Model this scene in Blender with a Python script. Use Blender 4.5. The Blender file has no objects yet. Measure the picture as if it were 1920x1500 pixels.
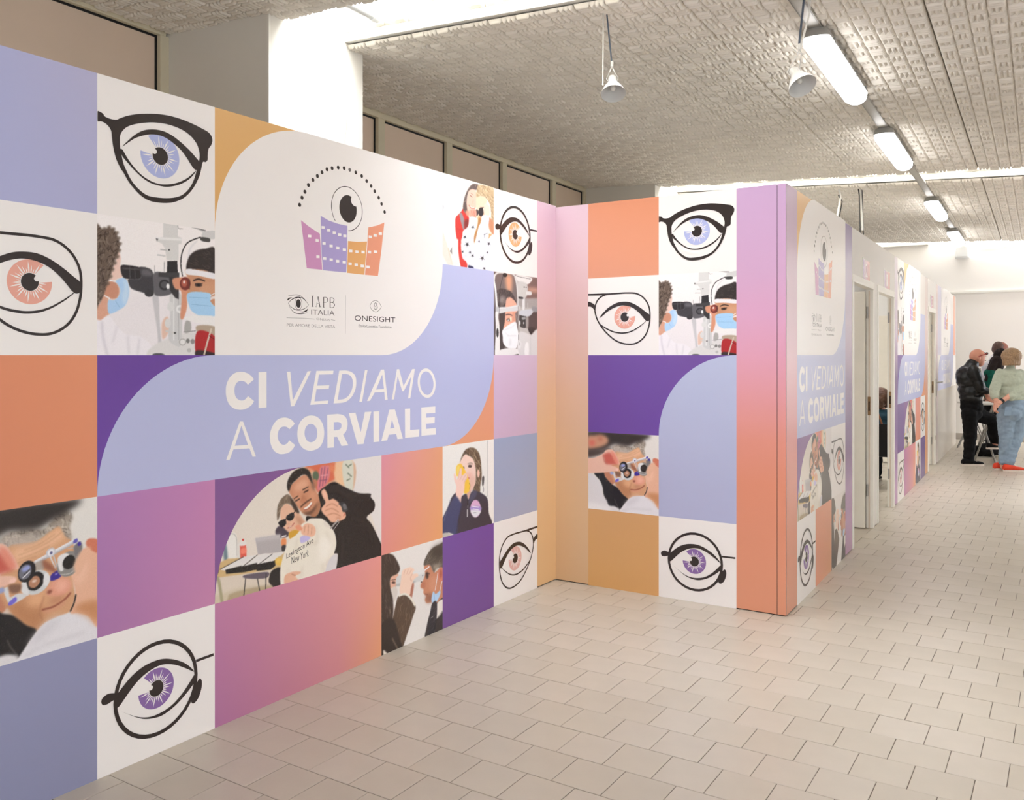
import bpy, bmesh, math, random
import numpy as np
from mathutils import Matrix, Vector
from mathutils.geometry import tessellate_polygon

random.seed(7)
rng = np.random.default_rng(7)
scene = bpy.context.scene
COL = scene.collection

# ------------------------------------------------------------------ camera
FPX = 1630.0                       # focal length in pixels of the 1920 x 1500 frame
YAW = math.atan2(1048, FPX)        # display wall direction, right of the view axis
SN, CS = math.sin(YAW), math.cos(YAW)
EYE = 1.5
cam_data = bpy.data.cameras.new('camera')
cam_data.sensor_width = 36.0
cam_data.lens = FPX / 1920 * 36.0
cam_data.shift_y = -84 / 1920
cam_data.clip_start = 0.05
cam_data.clip_end = 100
cam = bpy.data.objects.new('camera', cam_data)
cam.location = (0, 0, EYE)
cam.rotation_euler = (math.pi / 2, 0, YAW)
COL.objects.link(cam)
scene.camera = cam

# ------------------------------------------------------------------ world, exposure
world = bpy.data.worlds.new('daylight')
scene.world = world
world.use_nodes = True
bg = world.node_tree.nodes['Background']
bg.inputs['Color'].default_value = (0.85, 0.93, 1.0, 1)
bg.inputs['Strength'].default_value = 1.0
vs = scene.view_settings
vs.view_transform = 'Standard'
vs.look = 'None'
vs.gamma = 1.0
vs.use_curve_mapping = False
vs.exposure = 0.62
LAMP_STRENGTH = 8.0       # fluorescent diffusers of the row in view
LAMP2_STRENGTH = 1.5      # the parallel row over the other half of the hall
BOOTH_FILL_STRENGTH = 7.0       # hidden lamps added to brighten the booths
SKY_STRENGTH = (11.5, 10.0, 6.5)          # daylight behind the three skylight panes
SIDE_FILL_STRENGTH = (1.7, 0.1, 3.4)    # unseen fill panels added along the right side, bay by bay
REAR_FILL_STRENGTH = 1.6                  # unseen fill panel added behind the camera
scene.cycles.diffuse_bounces = 8
scene.cycles.max_bounces = 12
scene.cycles.use_denoising = True

# ------------------------------------------------------------------ helpers
def lin(c):
    c = np.asarray(c, dtype=float) / 255.0
    return np.where(c <= 0.04045, c / 12.92, ((c + 0.055) / 1.055) ** 2.4)

def tag(o, label=None, cat=None, group=None, kind=None):
    if label: o['label'] = label
    if cat: o['category'] = cat
    if group: o['group'] = group
    if kind: o['kind'] = kind
    return o

MATS = {}
def mat(name, rgb, rough=0.6, spec=0.4, var=0.06, scale=8.0, metal=0.0, bump=0.0, bscale=60.0, emit=0.0, sheen=0.0):
    """procedural material: colour varied by noise, optional fine relief"""
    if name in MATS: return MATS[name]
    m = bpy.data.materials.new(name)
    m.use_nodes = True
    nt = m.node_tree
    b = nt.nodes['Principled BSDF']
    c = lin(rgb)
    b.inputs['Roughness'].default_value = rough
    b.inputs['Specular IOR Level'].default_value = spec
    b.inputs['Metallic'].default_value = metal
    if sheen: b.inputs['Sheen Weight'].default_value = sheen
    tc = nt.nodes.new('ShaderNodeTexCoord')
    nz = nt.nodes.new('ShaderNodeTexNoise')
    nz.inputs['Scale'].default_value = scale
    nz.inputs['Detail'].default_value = 3.0
    nt.links.new(tc.outputs['Object'], nz.inputs['Vector'])
    rp = nt.nodes.new('ShaderNodeValToRGB')
    rp.color_ramp.elements[0].position = 0.3
    rp.color_ramp.elements[1].position = 0.7
    rp.color_ramp.elements[0].color = (*np.clip(c * (1 - var), 0, 1), 1)
    rp.color_ramp.elements[1].color = (*np.clip(c * (1 + var), 0, 1), 1)
    nt.links.new(nz.outputs['Fac'], rp.inputs['Fac'])
    nt.links.new(rp.outputs['Color'], b.inputs['Base Color'])
    if bump:
        n2 = nt.nodes.new('ShaderNodeTexNoise')
        n2.inputs['Scale'].default_value = bscale
        n2.inputs['Detail'].default_value = 4.0
        nt.links.new(tc.outputs['Object'], n2.inputs['Vector'])
        bp = nt.nodes.new('ShaderNodeBump')
        bp.inputs['Strength'].default_value = bump
        bp.inputs['Distance'].default_value = 0.004
        nt.links.new(n2.outputs['Fac'], bp.inputs['Height'])
        nt.links.new(bp.outputs['Normal'], b.inputs['Normal'])
    if emit:
        b.inputs['Emission Color'].default_value = (*c, 1)
        b.inputs['Emission Strength'].default_value = emit
    MATS[name] = m
    return m

def colmat(name, rough=0.4, spec=0.5, coat=0.0):
    """material that takes its printed colour from the mesh colour attribute"""
    m = bpy.data.materials.new(name)
    m.use_nodes = True
    nt = m.node_tree
    b = nt.nodes['Principled BSDF']
    a = nt.nodes.new('ShaderNodeAttribute')
    a.attribute_name = 'Col'
    nt.links.new(a.outputs['Color'], b.inputs['Base Color'])
    b.inputs['Roughness'].default_value = rough
    b.inputs['Specular IOR Level'].default_value = spec
    MATS[name] = m
    return m

def link(o, parent=None):
    COL.objects.link(o)
    if parent is not None: o.parent = parent
    return o

def obj(name, me, m=None, parent=None, loc=None, rot=None):
    o = bpy.data.objects.new(name, me)
    if m is not None and len(me.materials) == 0: me.materials.append(m)
    if loc is not None: o.location = loc
    if rot is not None: o.rotation_euler = rot
    return link(o, parent)

def empty(name, loc=(0, 0, 0), rz=0.0, parent=None):
    o = bpy.data.objects.new(name, None)
    o.empty_display_size = 0.1
    o.location = loc
    o.rotation_euler = (0, 0, rz)
    return link(o, parent)

def me_from(name, verts, faces, smooth=False):
    me = bpy.data.meshes.new(name)
    me.from_pydata([tuple(v) for v in verts], [], [tuple(f) for f in faces])
    if smooth: me.polygons.foreach_set('use_smooth', [True] * len(me.polygons))
    me.update()
    return me

def me_bm(name, bm, smooth=False, ang=None):
    me = bpy.data.meshes.new(name)
    bmesh.ops.recalc_face_normals(bm, faces=bm.faces)
    bm.to_mesh(me)
    bm.free()
    if smooth:
        me.polygons.foreach_set('use_smooth', [True] * len(me.polygons))
        if ang:
            try: me.set_sharp_from_angle(angle=math.radians(ang))
            except Exception: pass
    return me

def box_bm(bm, x0, x1, y0, y1, z0, z1, bevel=0.0):
    r = bmesh.ops.create_cube(bm, size=1.0)
    vs_ = r['verts']
    for v in vs_:
        v.co = Vector(((x0 + x1) / 2 + v.co.x * (x1 - x0), (y0 + y1) / 2 + v.co.y * (y1 - y0), (z0 + z1) / 2 + v.co.z * (z1 - z0)))
    if bevel:
        es = set()
        for v in vs_:
            for e in v.link_edges: es.add(e)
        bmesh.ops.bevel(bm, geom=list(es), offset=bevel, segments=2, affect='EDGES', profile=0.5)

def box(name, x0, x1, y0, y1, z0, z1, m, parent=None, bevel=0.0, loc=None, rot=None):
    bm = bmesh.new()
    box_bm(bm, x0, x1, y0, y1, z0, z1, bevel)
    return obj(name, me_bm(name, bm), m, parent, loc, rot)

def tube_bm(bm, pts, rad, n=10, cap=True):
    """tube along a polyline, rad a number or one radius per point"""
    pts = [Vector(p) for p in pts]
    rads = rad if isinstance(rad, (list, tuple)) else [rad] * len(pts)
    rings = []
    prev = None
    for i, p in enumerate(pts):
        a = pts[max(i - 1, 0)]; b = pts[min(i + 1, len(pts) - 1)]
        d = (b - a).normalized()
        if prev is None:
            up = Vector((0, 0, 1)) if abs(d.z) < 0.9 else Vector((1, 0, 0))
            s = d.cross(up).normalized()
        else:
            s = (prev - d * prev.dot(d)).normalized()
        prev = s
        t = d.cross(s)
        rings.append([bm.verts.new(p + (s * math.cos(2 * math.pi * k / n) + t * math.sin(2 * math.pi * k / n)) * rads[i]) for k in range(n)])
    for a, b in zip(rings[:-1], rings[1:]):
        for k in range(n):
            bm.faces.new((a[k], a[(k + 1) % n], b[(k + 1) % n], b[k]))
    if cap:
        bm.faces.new(rings[0][::-1]); bm.faces.new(rings[-1])

def tube(name, pts, rad, m, parent=None, n=10, loc=None, rot=None):
    bm = bmesh.new()
    tube_bm(bm, pts, rad, n)
    return obj(name, me_bm(name, bm, True, 40), m, parent, loc, rot)

def lathe_bm(bm, prof, n=24, close=False):
    rings = []
    for r, z in prof:
        if r < 1e-6: rings.append([bm.verts.new((0, 0, z))])
        else: rings.append([bm.verts.new((r * math.cos(2 * math.pi * k / n), r * math.sin(2 * math.pi * k / n), z)) for k in range(n)])
    for a, b in zip(rings[:-1], rings[1:]):
        for k in range(n):
            k2 = (k + 1) % n
            if len(a) == 1 and len(b) == 1: continue
            if len(a) == 1: bm.faces.new((a[0], b[k2], b[k]))
            elif len(b) == 1: bm.faces.new((a[k], a[k2], b[0]))
            else: bm.faces.new((a[k], a[k2], b[k2], b[k]))

def ellipsoid_bm(bm, c, r, rot=None, seg=16, rings=10):
    M = Matrix.Translation(Vector(c)) @ (rot.to_4x4() if rot is not None else Matrix()) @ Matrix.Diagonal((*r, 1))
    bmesh.ops.create_uvsphere(bm, u_segments=seg, v_segments=rings, radius=1.0, matrix=M)

def ellipsoid(name, c, r, m, parent=None, rot=None, loc=None):
    bm = bmesh.new()
    ellipsoid_bm(bm, c, r, rot)
    return obj(name, me_bm(name, bm, True), m, parent, loc)

# the building is turned a little against the display wall
RB = math.radians(1.5)
CB, SB = math.cos(RB), math.sin(RB)
def B(x, y, z=0.0): return Vector((x * CB - y * SB, x * SB + y * CB, z))
def ceil_z(xb): return 3.46 - 0.05 * xb
TILT = math.atan(0.05)

def ray(px):
    t = (px - 960) / FPX
    return (-SN + CS * t, CS + SN * t)
def floor_pt(px, py):
    k = FPX * EYE / (py - 666); r = ray(px)
    return (k * r[0], k * r[1])
def at_depth(px, py, k):
    r = ray(px)
    return Vector((k * r[0], k * r[1], EYE + (666 - py) * k / FPX))

# display walls: face planes
XL, YBK = -2.895, 5.043                 # left wall face x, back wall face y
C2 = Vector((-1.3724, 5.0497, 0))       # corner where the corridor wall starts
CD = Vector((-0.023696, 0.999719, 0))   # corridor wall direction
CANG = math.atan2(CD.y, CD.x)
WALL_H = 2.49
# ------------------------------------------------------------------ materials of the room
M_tile = mat('floor_tile', (190, 180, 164), rough=0.36, spec=0.45, var=0.03, scale=6, bump=0.05, bscale=90)
M_tile2 = mat('floor_tile_warm', (188, 178, 162), rough=0.37, spec=0.45, var=0.035, scale=5, bump=0.05, bscale=80)
M_tile3 = mat('floor_tile_light', (192, 182, 167), rough=0.35, spec=0.45, var=0.03, scale=7, bump=0.05, bscale=85)
M_grout = mat('floor_grout', (106, 97, 87), rough=0.9, spec=0.2, var=0.15, scale=20)
M_foam = mat('acoustic_foam', (228, 222, 211), rough=0.92, spec=0.15, var=0.05, scale=2.5, bump=0.12, bscale=70)
M_amber = mat('yellowed_foam', (226, 190, 130), rough=0.9, spec=0.15, var=0.08, scale=4)
M_slab = mat('ceiling_plaster', (205, 200, 190), rough=0.9, spec=0.2, var=0.03, scale=2)
M_white = mat('white_plaster', (236, 233, 226), rough=0.8, spec=0.25, var=0.012, scale=1.6, bump=0.05, bscale=25)
M_pier = mat('pier_plaster', (222, 219, 211), rough=0.85, spec=0.2, var=0.012, scale=1.6, bump=0.05, bscale=25)
M_farw = mat('far_wall_paint', (240, 236, 230), rough=0.7, spec=0.3, var=0.012, scale=1.2)
M_cream = mat('cream_frame', (216, 208, 182), rough=0.55, spec=0.4, var=0.03, scale=5)
M_pane = mat('taupe_window_infill', (226, 206, 186), rough=0.55, spec=0.4, var=0.03, scale=1.2)
M_gask = mat('black_gasket', (26, 25, 24), rough=0.6, var=0.05)
M_trim = mat('white_trim', (228, 226, 218), rough=0.5, spec=0.4, var=0.015)
M_crack = mat('hairline_crack', (190, 184, 170), rough=0.9, var=0.05)
M_sky = [mat('skylight_pane_%d' % i, (244, 248, 255), rough=0.4, var=0.0, emit=e) for i, e in enumerate(SKY_STRENGTH)]

# ------------------------------------------------------------------ floor: square tiles in half bond
FX0, FX1, FY0, FY1 = -6.0, 3.6, -3.2, 17.42
floor = box('floor', -6.2, 3.8, -3.3, 17.9, -0.12, -0.003, M_grout)
tag(floor, 'beige square tiled floor laid in half bond', None, kind='structure')
TX, TY = 0.1937, 0.2045               # tile pitch across and along the hall
GAP = 0.0026
Y_LINE, X_JOINT = 3.267, -0.769       # one course line and one joint read off the photograph
def tile_mesh(nm, m):
    h, g = TX / 2 - GAP / 2, TY / 2 - GAP / 2
    b = 0.0022
    v = [(-h, -g, -0.004), (h, -g, -0.004), (h, g, -0.004), (-h, g, -0.004),
         (-h, -g, -b * .5), (h, -g, -b * .5), (h, g, -b * .5), (-h, g, -b * .5),
         (-h + b, -g + b, 0), (h - b, -g + b, 0), (h - b, g - b, 0), (-h + b, g - b, 0)]
    f = [(8, 9, 10, 11)]
    for k in range(4):
        k2 = (k + 1) % 4
        f += [(k, k2, 4 + k2, 4 + k), (4 + k, 4 + k2, 8 + k2, 8 + k)]
    me = me_from(nm, v, f)
    me.materials.append(m)
    return me
tile_me = [tile_mesh('tile_%d' % i, m) for i, m in enumerate((M_tile, M_tile2, M_tile3))]
tiles = []
j0 = math.floor((FY0 - Y_LINE) / TY); j1 = math.ceil((FY1 - Y_LINE) / TY)
for j in range(j0, j1):
    yc = Y_LINE + (j + 0.5) * TY
    xo = X_JOINT + (0.0 if j % 2 else 0.5) * TX
    i0 = math.floor((FX0 - xo) / TX); i1 = math.ceil((FX1 - xo) / TX)
    for i in range(i0, i1):
        xc = xo + (i + 0.5) * TX
        if not (FX0 < xc < FX1 and FY0 < yc < FY1): continue
        depth = -SN * xc + CS * yc
        seen = False
        if depth > 0.8:
            px = 960 + FPX * (CS * xc + SN * yc) / depth
            py = 666 + FPX * EYE / depth
            inroom = (xc > XL - .05 and yc < YBK + .1) or (yc >= YBK and xc > C2.x + CD.x / CD.y * (yc - C2.y) - .05)
            seen = inroom and -40 < px < 1960 and py < 1560
        tiles.append((depth if seen else 1e6 + abs(xc) + abs(yc), xc, yc, (i * 7 + j * 13 + (i * j) % 5) % 3))
tiles.sort()
bmv, bmf = [], []
for k, (d, xc, yc, q) in enumerate(tiles):
    dz = random.uniform(-0.0006, 0.0004)
    if k < 300 and d < 1e5:
        o = obj('tile', tile_me[q], None, floor, loc=(xc, yc, dz), rot=(random.uniform(-.0005, .0005), random.uniform(-.0005, .0005), 0))
    else:
        h, g = TX / 2 - GAP / 2, TY / 2 - GAP / 2
        n = len(bmv)
        bmv += [(xc - h, yc - g, -0.004), (xc + h, yc - g, -0.004), (xc + h, yc + g, -0.004), (xc - h, yc + g, -0.004),
                (xc - h, yc - g, dz), (xc + h, yc - g, dz), (xc + h, yc + g, dz), (xc - h, yc + g, dz)]
        bmf += [(n + 4, n + 5, n + 6, n + 7)] + [(n + a, n + (a + 1) % 4, n + 4 + (a + 1) % 4, n + 4 + a) for a in range(4)]
far_tiles = obj('tile_field', me_from('tile_field', bmv, bmf), M_tile, floor)
tag(far_tiles, kind='stuff')

# ------------------------------------------------------------------ acoustic ceiling
def foam_mesh(nm, W, D, nbx, nby, depth=0.034, res=14):
    """basket-weave foam: blocks of four rounded fingers, neighbours turned by 90 degrees"""
    nx, ny = nbx * res, nby * res
    u = np.linspace(0, nbx, nx + 1); v = np.linspace(0, nby, ny + 1)
    U, V = np.meshgrid(u, v, indexing='ij')
    bi = np.minimum(U.astype(int), nbx - 1); bj = np.minimum(V.astype(int), nby - 1)
    fu = U - bi; fv = V - bj
    turn = (bi + bj) % 2 == 0
    a = np.where(turn, fu, fv); c = np.where(turn, fv, fu)
    fingers = np.abs(np.sin(np.pi * 3.0 * a)) ** 0.6
    env = np.clip(np.minimum(c, 1 - c) / 0.13, 0, 1) ** 0.6
    h = fingers * (0.3 + 0.7 * env) * (0.82 + 0.18 * np.sin(bi * 5.1 + bj * 3.7))
    edge = np.minimum(np.minimum(U, nbx - U), np.minimum(V, nby - V))
    h = h * np.clip(edge / 0.08, 0, 1)
    X = U / nbx * W - W / 2; Y = V / nby * D - D / 2
    verts = np.stack([X, Y, -0.012 - h * depth], -1).reshape(-1, 3)
    idx = np.arange((nx + 1) * (ny + 1)).reshape(nx + 1, ny + 1)
    q = np.stack([idx[:-1, :-1], idx[:-1, 1:], idx[1:, 1:], idx[1:, :-1]], -1).reshape(-1, 4)
    me = bpy.data.meshes.new(nm)
    me.from_pydata(verts.tolist(), [], q.tolist())
    me.polygons.foreach_set('use_smooth', [True] * len(me.polygons))
    me.materials.append(M_foam)
    return me

ceiling = empty('ceiling', (0, 0, 3.5))
tag(ceiling, 'ceiling of white basket-weave acoustic foam panels between skylight slots', None, kind='structure')
BAYS = [(-3.2, 3.98), (4.56, 10.39), (11.0, 17.02)]
SEAM = -0.55
PX = 0.6
cols = [SEAM + PX * (k + 0.5) for k in range(-8, 4)]          # panel centres, building x
def ceil_obj(o):                                              # children of the ceiling empty keep world coordinates
    o.parent = ceiling
    o.matrix_parent_inverse = Matrix.Translation((0, 0, -3.5))
for bi, (y0, y1) in enumerate(BAYS):
    bm = bmesh.new()
    box_bm(bm, -5.6, 3.8, y0, y1, 0.0, 0.5)
    for v in bm.verts: v.co = B(v.co.x, v.co.y, ceil_z(v.co.x) + v.co.z)
    ceil_obj(obj('ceiling_slab', me_bm('ceiling_slab', bm), M_slab))
    n = max(1, round((y1 - y0) / 0.6))
    D = (y1 - y0) / n
    me = foam_mesh('acoustic_panel', PX - 0.006, D - 0.006, 6, 6)
    rows = range(n) if bi else range(n - 4, n)
    for r in rows:
        yc = y0 + (r + 0.5) * D
        for xc in cols:
            o = obj('acoustic_panel', me, None)
            o.location = B(xc, yc, ceil_z(xc) + random.uniform(-0.003, 0.002))
            o.rotation_euler = (0, TILT, RB)
            if random.random() < 0.5: o.rotation_euler = (0, TILT, RB + 0.0) ; o.scale = (-1, 1, 1)
            ceil_obj(o)
# upstands of the slots: edge board and a strip of foam on the face that looks at the camera
strip_me = foam_mesh('foam_strip', PX - 0.006, 0.30, 6, 3, res=10)
amber_me = strip_me.copy(); amber_me.materials.clear(); amber_me.materials.append(M_amber)
for si, ys in enumerate((4.56, 11.0)):
    for k, xc in enumerate(cols[1:11]):
        o = obj('foam_strip', amber_me if (si, k) == (1, 0) else strip_me, None)
        o.location = B(xc, ys + 0.004, ceil_z(xc) + 0.215)
        o.rotation_euler = Matrix.Rotation(RB, 3, 'Z').to_4x4().to_3x3().to_4x4().to_euler()
        R = Matrix.Rotation(RB, 3, 'Z') @ Matrix.Rotation(TILT, 3, 'Y') @ Matrix.Rotation(-math.pi / 2, 3, 'X')
        o.rotation_euler = R.to_euler()
        ceil_obj(o)
    bm = bmesh.new()
    box_bm(bm, -5.1, 3.7, ys - 0.03, ys + 0.02, -0.005, 0.055, 0.004)
    for v in bm.verts: v.co = B(v.co.x, v.co.y, ceil_z(v.co.x) + v.co.z)
    ceil_obj(obj('edge_board', me_bm('edge_board', bm), M_trim))
for si, (a, b) in enumerate(((3.98, 4.56), (10.39, 11.0), (17.02, 17.42))):
    # curb above the slab, and the lit pane on top
    bm = bmesh.new()
    for (ya, yb) in ((a - .06, a), (b, b + .06)):
        q = bmesh.new()
        box_bm(bm, -5.2, 3.7, ya, yb, 0.5, 0.75)
    for v in bm.verts: v.co = B(v.co.x, v.co.y, ceil_z(v.co.x) + v.co.z)
    ceil_obj(obj('skylight_curb', me_bm('skylight_curb', bm), M_white))
    bm = bmesh.new()
    xe = 0.2 if si == 0 else 3.7  # first pane cut short to dim the right side
    box_bm(bm, -5.2, xe, a - .06, b + .06, 0.75, 0.77)
    for v in bm.verts: v.co = B(v.co.x, v.co.y, ceil_z(v.co.x) + v.co.z)
    if si == 0:
        b2 = bmesh.new(); box_bm(b2, xe, 3.7, a - .06, b + .06, 0.0, 0.77)
        for v in b2.verts: v.co = B(v.co.x, v.co.y, ceil_z(v.co.x) + v.co.z)
        ceil_obj(obj('slot_light_block', me_bm('slot_light_block', b2), M_slab))  # unseen block added to keep skylight off the right half
    win = obj('window_%d' % (si + 5), me_bm('skylight', bm), M_sky[si])
    tag(win, 'bright skylight pane over the ceiling slot ' + (('near the camera', 'before the far bay', 'along the end wall')[si]), None, kind='structure')

# ------------------------------------------------------------------ window wall behind the display wall
XW, XP = -5.1, -4.1           # window plane and pier face (building x)
def bbox_obj(name, x0, x1, y0, y1, z0, z1, m, parent=None, follow=False, bevel=0.0):
    bm = bmesh.new()
    box_bm(bm, x0, x1, y0, y1, 0, 1, bevel)
    for v in bm.verts:
        zt = (ceil_z(v.co.x) + z1) if follow else z1
        z = z0 + (zt - z0) * v.co.z
        v.co = B(v.co.x, v.co.y, z)
    return obj(name, me_bm(name, bm), m, parent)
wl = bbox_obj('wall_left', -5.75, -5.35, -3.3, 17.9, 0, 4.6, M_white)
tag(wl, 'outer wall behind the display wall', None, kind='structure')
piers = []
for i, (ya, yb) in enumerate(((3.84, 4.72), (10.2, 11.3))):
    p = bbox_obj('pier', -5.4, XP, ya, yb, 0, 4.5, M_pier, wl)
    q = bbox_obj('corner_bead', XP - .012, XP + .004, ya - .004, ya + .012, 0, 3.62, M_trim, wl)
# a hairline crack down the near pier
bm = bmesh.new()
yy = 4.56; pts = []
for k in range(30):
    z = 3.66 - k * 0.04
    yy += random.uniform(-0.008, 0.007)
    pts.append(B(XP + .0005, yy, z))
tube_bm(bm, pts, 0.0018, 4)
obj('crack', me_bm('crack', bm), M_crack, wl)
def ray_b(px):
    r = ray(px)
    return (r[0] * CB + r[1] * SB, -r[0] * SB + r[1] * CB)
def wy(px, x): r = ray_b(px); return x / r[0] * r[1]
def wz(px, py, x): r = ray_b(px); return EYE + (666 - py) * (x / r[0]) / FPX
bay1 = [wy(p, XW) for p in (836.5, 940.5, 1033.5)]
wd = bay1[1] - bay1[0]
mull = {1: [bay1[0] - wd, *bay1, bay1[2] + wd], 0: [], 2: []}
ytop1 = wz(836, 252, XW)
def window_bay(n, ya, yb, mulls, ztop, label):
    w = empty('window_%d' % n, B(XW, (ya + yb) / 2, 0), RB)
    tag(w, label, None, kind='structure')
    def put(name, x0, x1, y0, y1, z0, z1, m):
        bm = bmesh.new(); box_bm(bm, x0 - XW, x1 - XW, y0 - (ya + yb) / 2, y1 - (ya + yb) / 2, z0, z1, 0.003)
        return obj(name, me_bm(name, bm), m, w)
    edges = [ya] + mulls + [yb]
    put('head_frame', XW - .06, XW + .045, ya, yb, ztop, ztop + 0.1, M_cream)
    put('lintel', XW - .2, XW + .01, ya, yb, ztop + 0.1, ztop + 0.55, M_slab)
    put('sill_frame', XW - .06, XW + .045, ya, yb, 0.0, 0.1, M_cream)
    for i, y in enumerate(edges):
        put('mullion', XW - .06, XW + .045, y - .045, y + .045, 0.1, ztop, M_cream)
    for y0, y1 in zip(edges[:-1], edges[1:]):
        p = put('infill_pane', XW - .02, XW, y0 + .045, y1 - .045, 0.1, ztop, M_pane)
        bm = bmesh.new()
        o0 = -(ya + yb) / 2
        box_bm(bm, -.004, .008, y0 + .045 + o0, y1 - .045 + o0, ztop - .014, ztop)
        box_bm(bm, -.004, .008, y1 - .059 + o0, y1 - .045 + o0, 0.1, ztop)
        obj('gasket', me_bm('gasket', bm), M_gask, w)
window_bay(1, 0.55, 3.84 - .02, [2.2], wz(295, 62, XW) - .02, 'large taupe infilled window with a cream frame at the upper left')
window_bay(2, 4.72, 10.2, mull[1], 3.628, 'row of taupe infilled windows in cream frames under the foam ceiling')
window_bay(3, 11.3, 17.4, [12.8, 14.3, 15.8], 3.628, 'row of infilled windows behind the corridor booths')
# ------------------------------------------------------------------ far wall, side and rear walls of the hall
wf = bbox_obj('wall_back', -5.8, 3.9, 17.42, 17.7, 0, 4.3, M_farw)
tag(wf, 'white end wall behind the group of people', None, kind='structure')
o = bbox_obj('trim_1', -5.3, 3.6, 17.385, 17.43, 2.60, 2.635, M_trim, None, bevel=.004); tag(o, 'thin projecting ledge across the end wall', None, kind='structure')
M_base = mat('grey_baseboard', (176, 168, 158), rough=0.5, var=0.04)
o = bbox_obj('baseboard_back', -5.3, 3.6, 17.40, 17.43, 0, 0.11, M_base, None, bevel=.003); tag(o, 'grey skirting along the end wall', None, kind='structure')
o = bbox_obj('trim_2', -4.0, -1.72, 17.33, 17.43, 3.50, 3.60, M_trim, None, bevel=.006); tag(o, 'white cable trunking at the top of the end wall', None, kind='structure')
M_fill = [mat('daylight_fill_%d' % i, (240, 245, 255), rough=0.3, var=0.0, emit=e) for i, e in enumerate((*SIDE_FILL_STRENGTH, REAR_FILL_STRENGTH))]  # glow of the fill panels added at the side and rear
wr = bbox_obj('wall_right', 3.6, 3.9, -3.3, 17.9, 0, 0.3, M_white)
tag(wr, 'side wall of the hall outside the picture', None, kind='structure')
bbox_obj('wall_head', 3.6, 3.9, -3.3, 17.9, 2.5, 4.3, M_white, wr)
for k, (ya, yb) in enumerate(((-3.2, 3.8), (4.6, 10.2), (13.6, 17.4))):
    w = bbox_obj('window_%d' % (k + 11), 3.70, 3.72, ya, yb, 0.3, 2.5, M_fill[k])  # unseen glowing panel added to fill the hall with daylight
    tag(w, 'unseen glowing fill panel added in the side wall', None, kind='structure')
    n = round((yb - ya) / 1.4)
    for q in range(n + 1):
        y = ya + (yb - ya) * q / n
        bbox_obj('mullion', 3.62, 3.70, y - .045, y + .045, 0.3, 2.5, M_cream, w)  # bars dressing the added fill panel as glazing
for ya, yb in ((3.8, 4.6), (10.2, 13.6)): bbox_obj('pier', 3.4, 3.9, ya, yb, 0, 4.3, M_white, wr)
wn = bbox_obj('wall_front', -5.8, 3.9, -3.5, -3.2, 0, 4.3, M_white)
tag(wn, 'white wall behind the camera', None, kind='structure')
w = bbox_obj('window_14', -2.4, 3.2, -3.2, -3.18, 0.1, 2.6, M_fill[3]); tag(w, 'unseen glowing fill panel added behind the camera', None, kind='structure')  # glowing panel added out of view as fill from behind
for q in range(5): bbox_obj('mullion', -2.4 + q * 1.4 - .045, -2.4 + q * 1.4 + .045, -3.18, -3.1, 0.1, 2.6, M_cream, w)  # bars across the added rear fill panel
# ------------------------------------------------------------------ printed artwork, vector part
M_print = colmat('printed_vinyl', rough=0.27, spec=0.5)
DARK = (52, 44, 42)
WHITE = (243, 239, 235)
LAV = (186, 191, 226)
PUR = (104, 70, 158)
SAL = (232, 152, 118)
AMB = (228, 180, 116)
SLATE = (160, 168, 196)

def LW(zx, zy, reg, sc):           # zoomed pixel -> left wall (along, height)
    px, py = reg[0] + zx / sc, reg[1] + zy / sc
    r = ray(px); k = XL / r[0]
    return (k * r[1], EYE + (666 - py) * k / FPX)
def BW(zx, zy, reg, sc):           # zoomed pixel -> back wall
    px, py = reg[0] + zx / sc, reg[1] + zy / sc
    r = ray(px); k = YBK / r[1]
    return (k * r[0] - XL, EYE + (666 - py) * k / FPX)
LP0, LP = 1.7915, 0.502            # left wall column grid
BP0, BP = 0.245, 0.493             # back wall column grid
def mapper(wall, reg, sc, col, row, h=1):
    """zoom pixels -> cell units of the block whose lower left cell is (col,row)"""
    f, p0, p = (LW, LP0, LP) if wall == 'L' else (BW, BP0, BP)
    zb = 2.5 - 0.5 * (row + h)
    def m(q):
        s, z = f(q[0], q[1], reg, sc)
        return ((s - p0) / p - col, (z - zb) / 0.5)
    return m
def P(s): return [tuple(float(v) for v in t.split(',')) for t in s.split()]

def crom(pts, n=6, closed=True):
    out = []
    L = len(pts)
    rngk = range(L) if closed else range(L - 1)
    for i in rngk:
        if closed: a, b, c, d = (pts[(i + k - 1) % L] for k in range(4))
        else: a, b, c, d = (pts[min(max(i + k - 1, 0), L - 1)] for k in range(4))
        for q in range(n):
            t = q / n; t2 = t * t; t3 = t2 * t
            out.append(tuple(0.5 * (2 * b[e] + (c[e] - a[e]) * t + (2 * a[e] - 5 * b[e] + 4 * c[e] - d[e]) * t2 + (3 * b[e] - a[e] - 3 * c[e] + d[e]) * t3) for e in range(2)))
    if not closed: out.append(tuple(pts[-1]))
    return out
def offset(pts, w, closed):
    """left and right offsets of a polyline, w a number or one width per point"""
    L = len(pts)
    ws = w if isinstance(w, (list, tuple)) else [w] * L
    A, Bq = [], []
    for i in range(L):
        a = pts[(i - 1) % L] if closed or i else pts[i]
        b = pts[(i + 1) % L] if closed or i < L - 1 else pts[i]
        dx, dy = b[0] - a[0], b[1] - a[1]
        l = math.hypot(dx, dy) or 1.0
        nx, ny = -dy / l * ws[i] / 2, dx / l * ws[i] / 2
        A.append((pts[i][0] + nx, pts[i][1] + ny)); Bq.append((pts[i][0] - nx, pts[i][1] - ny))
    return A, Bq
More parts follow.
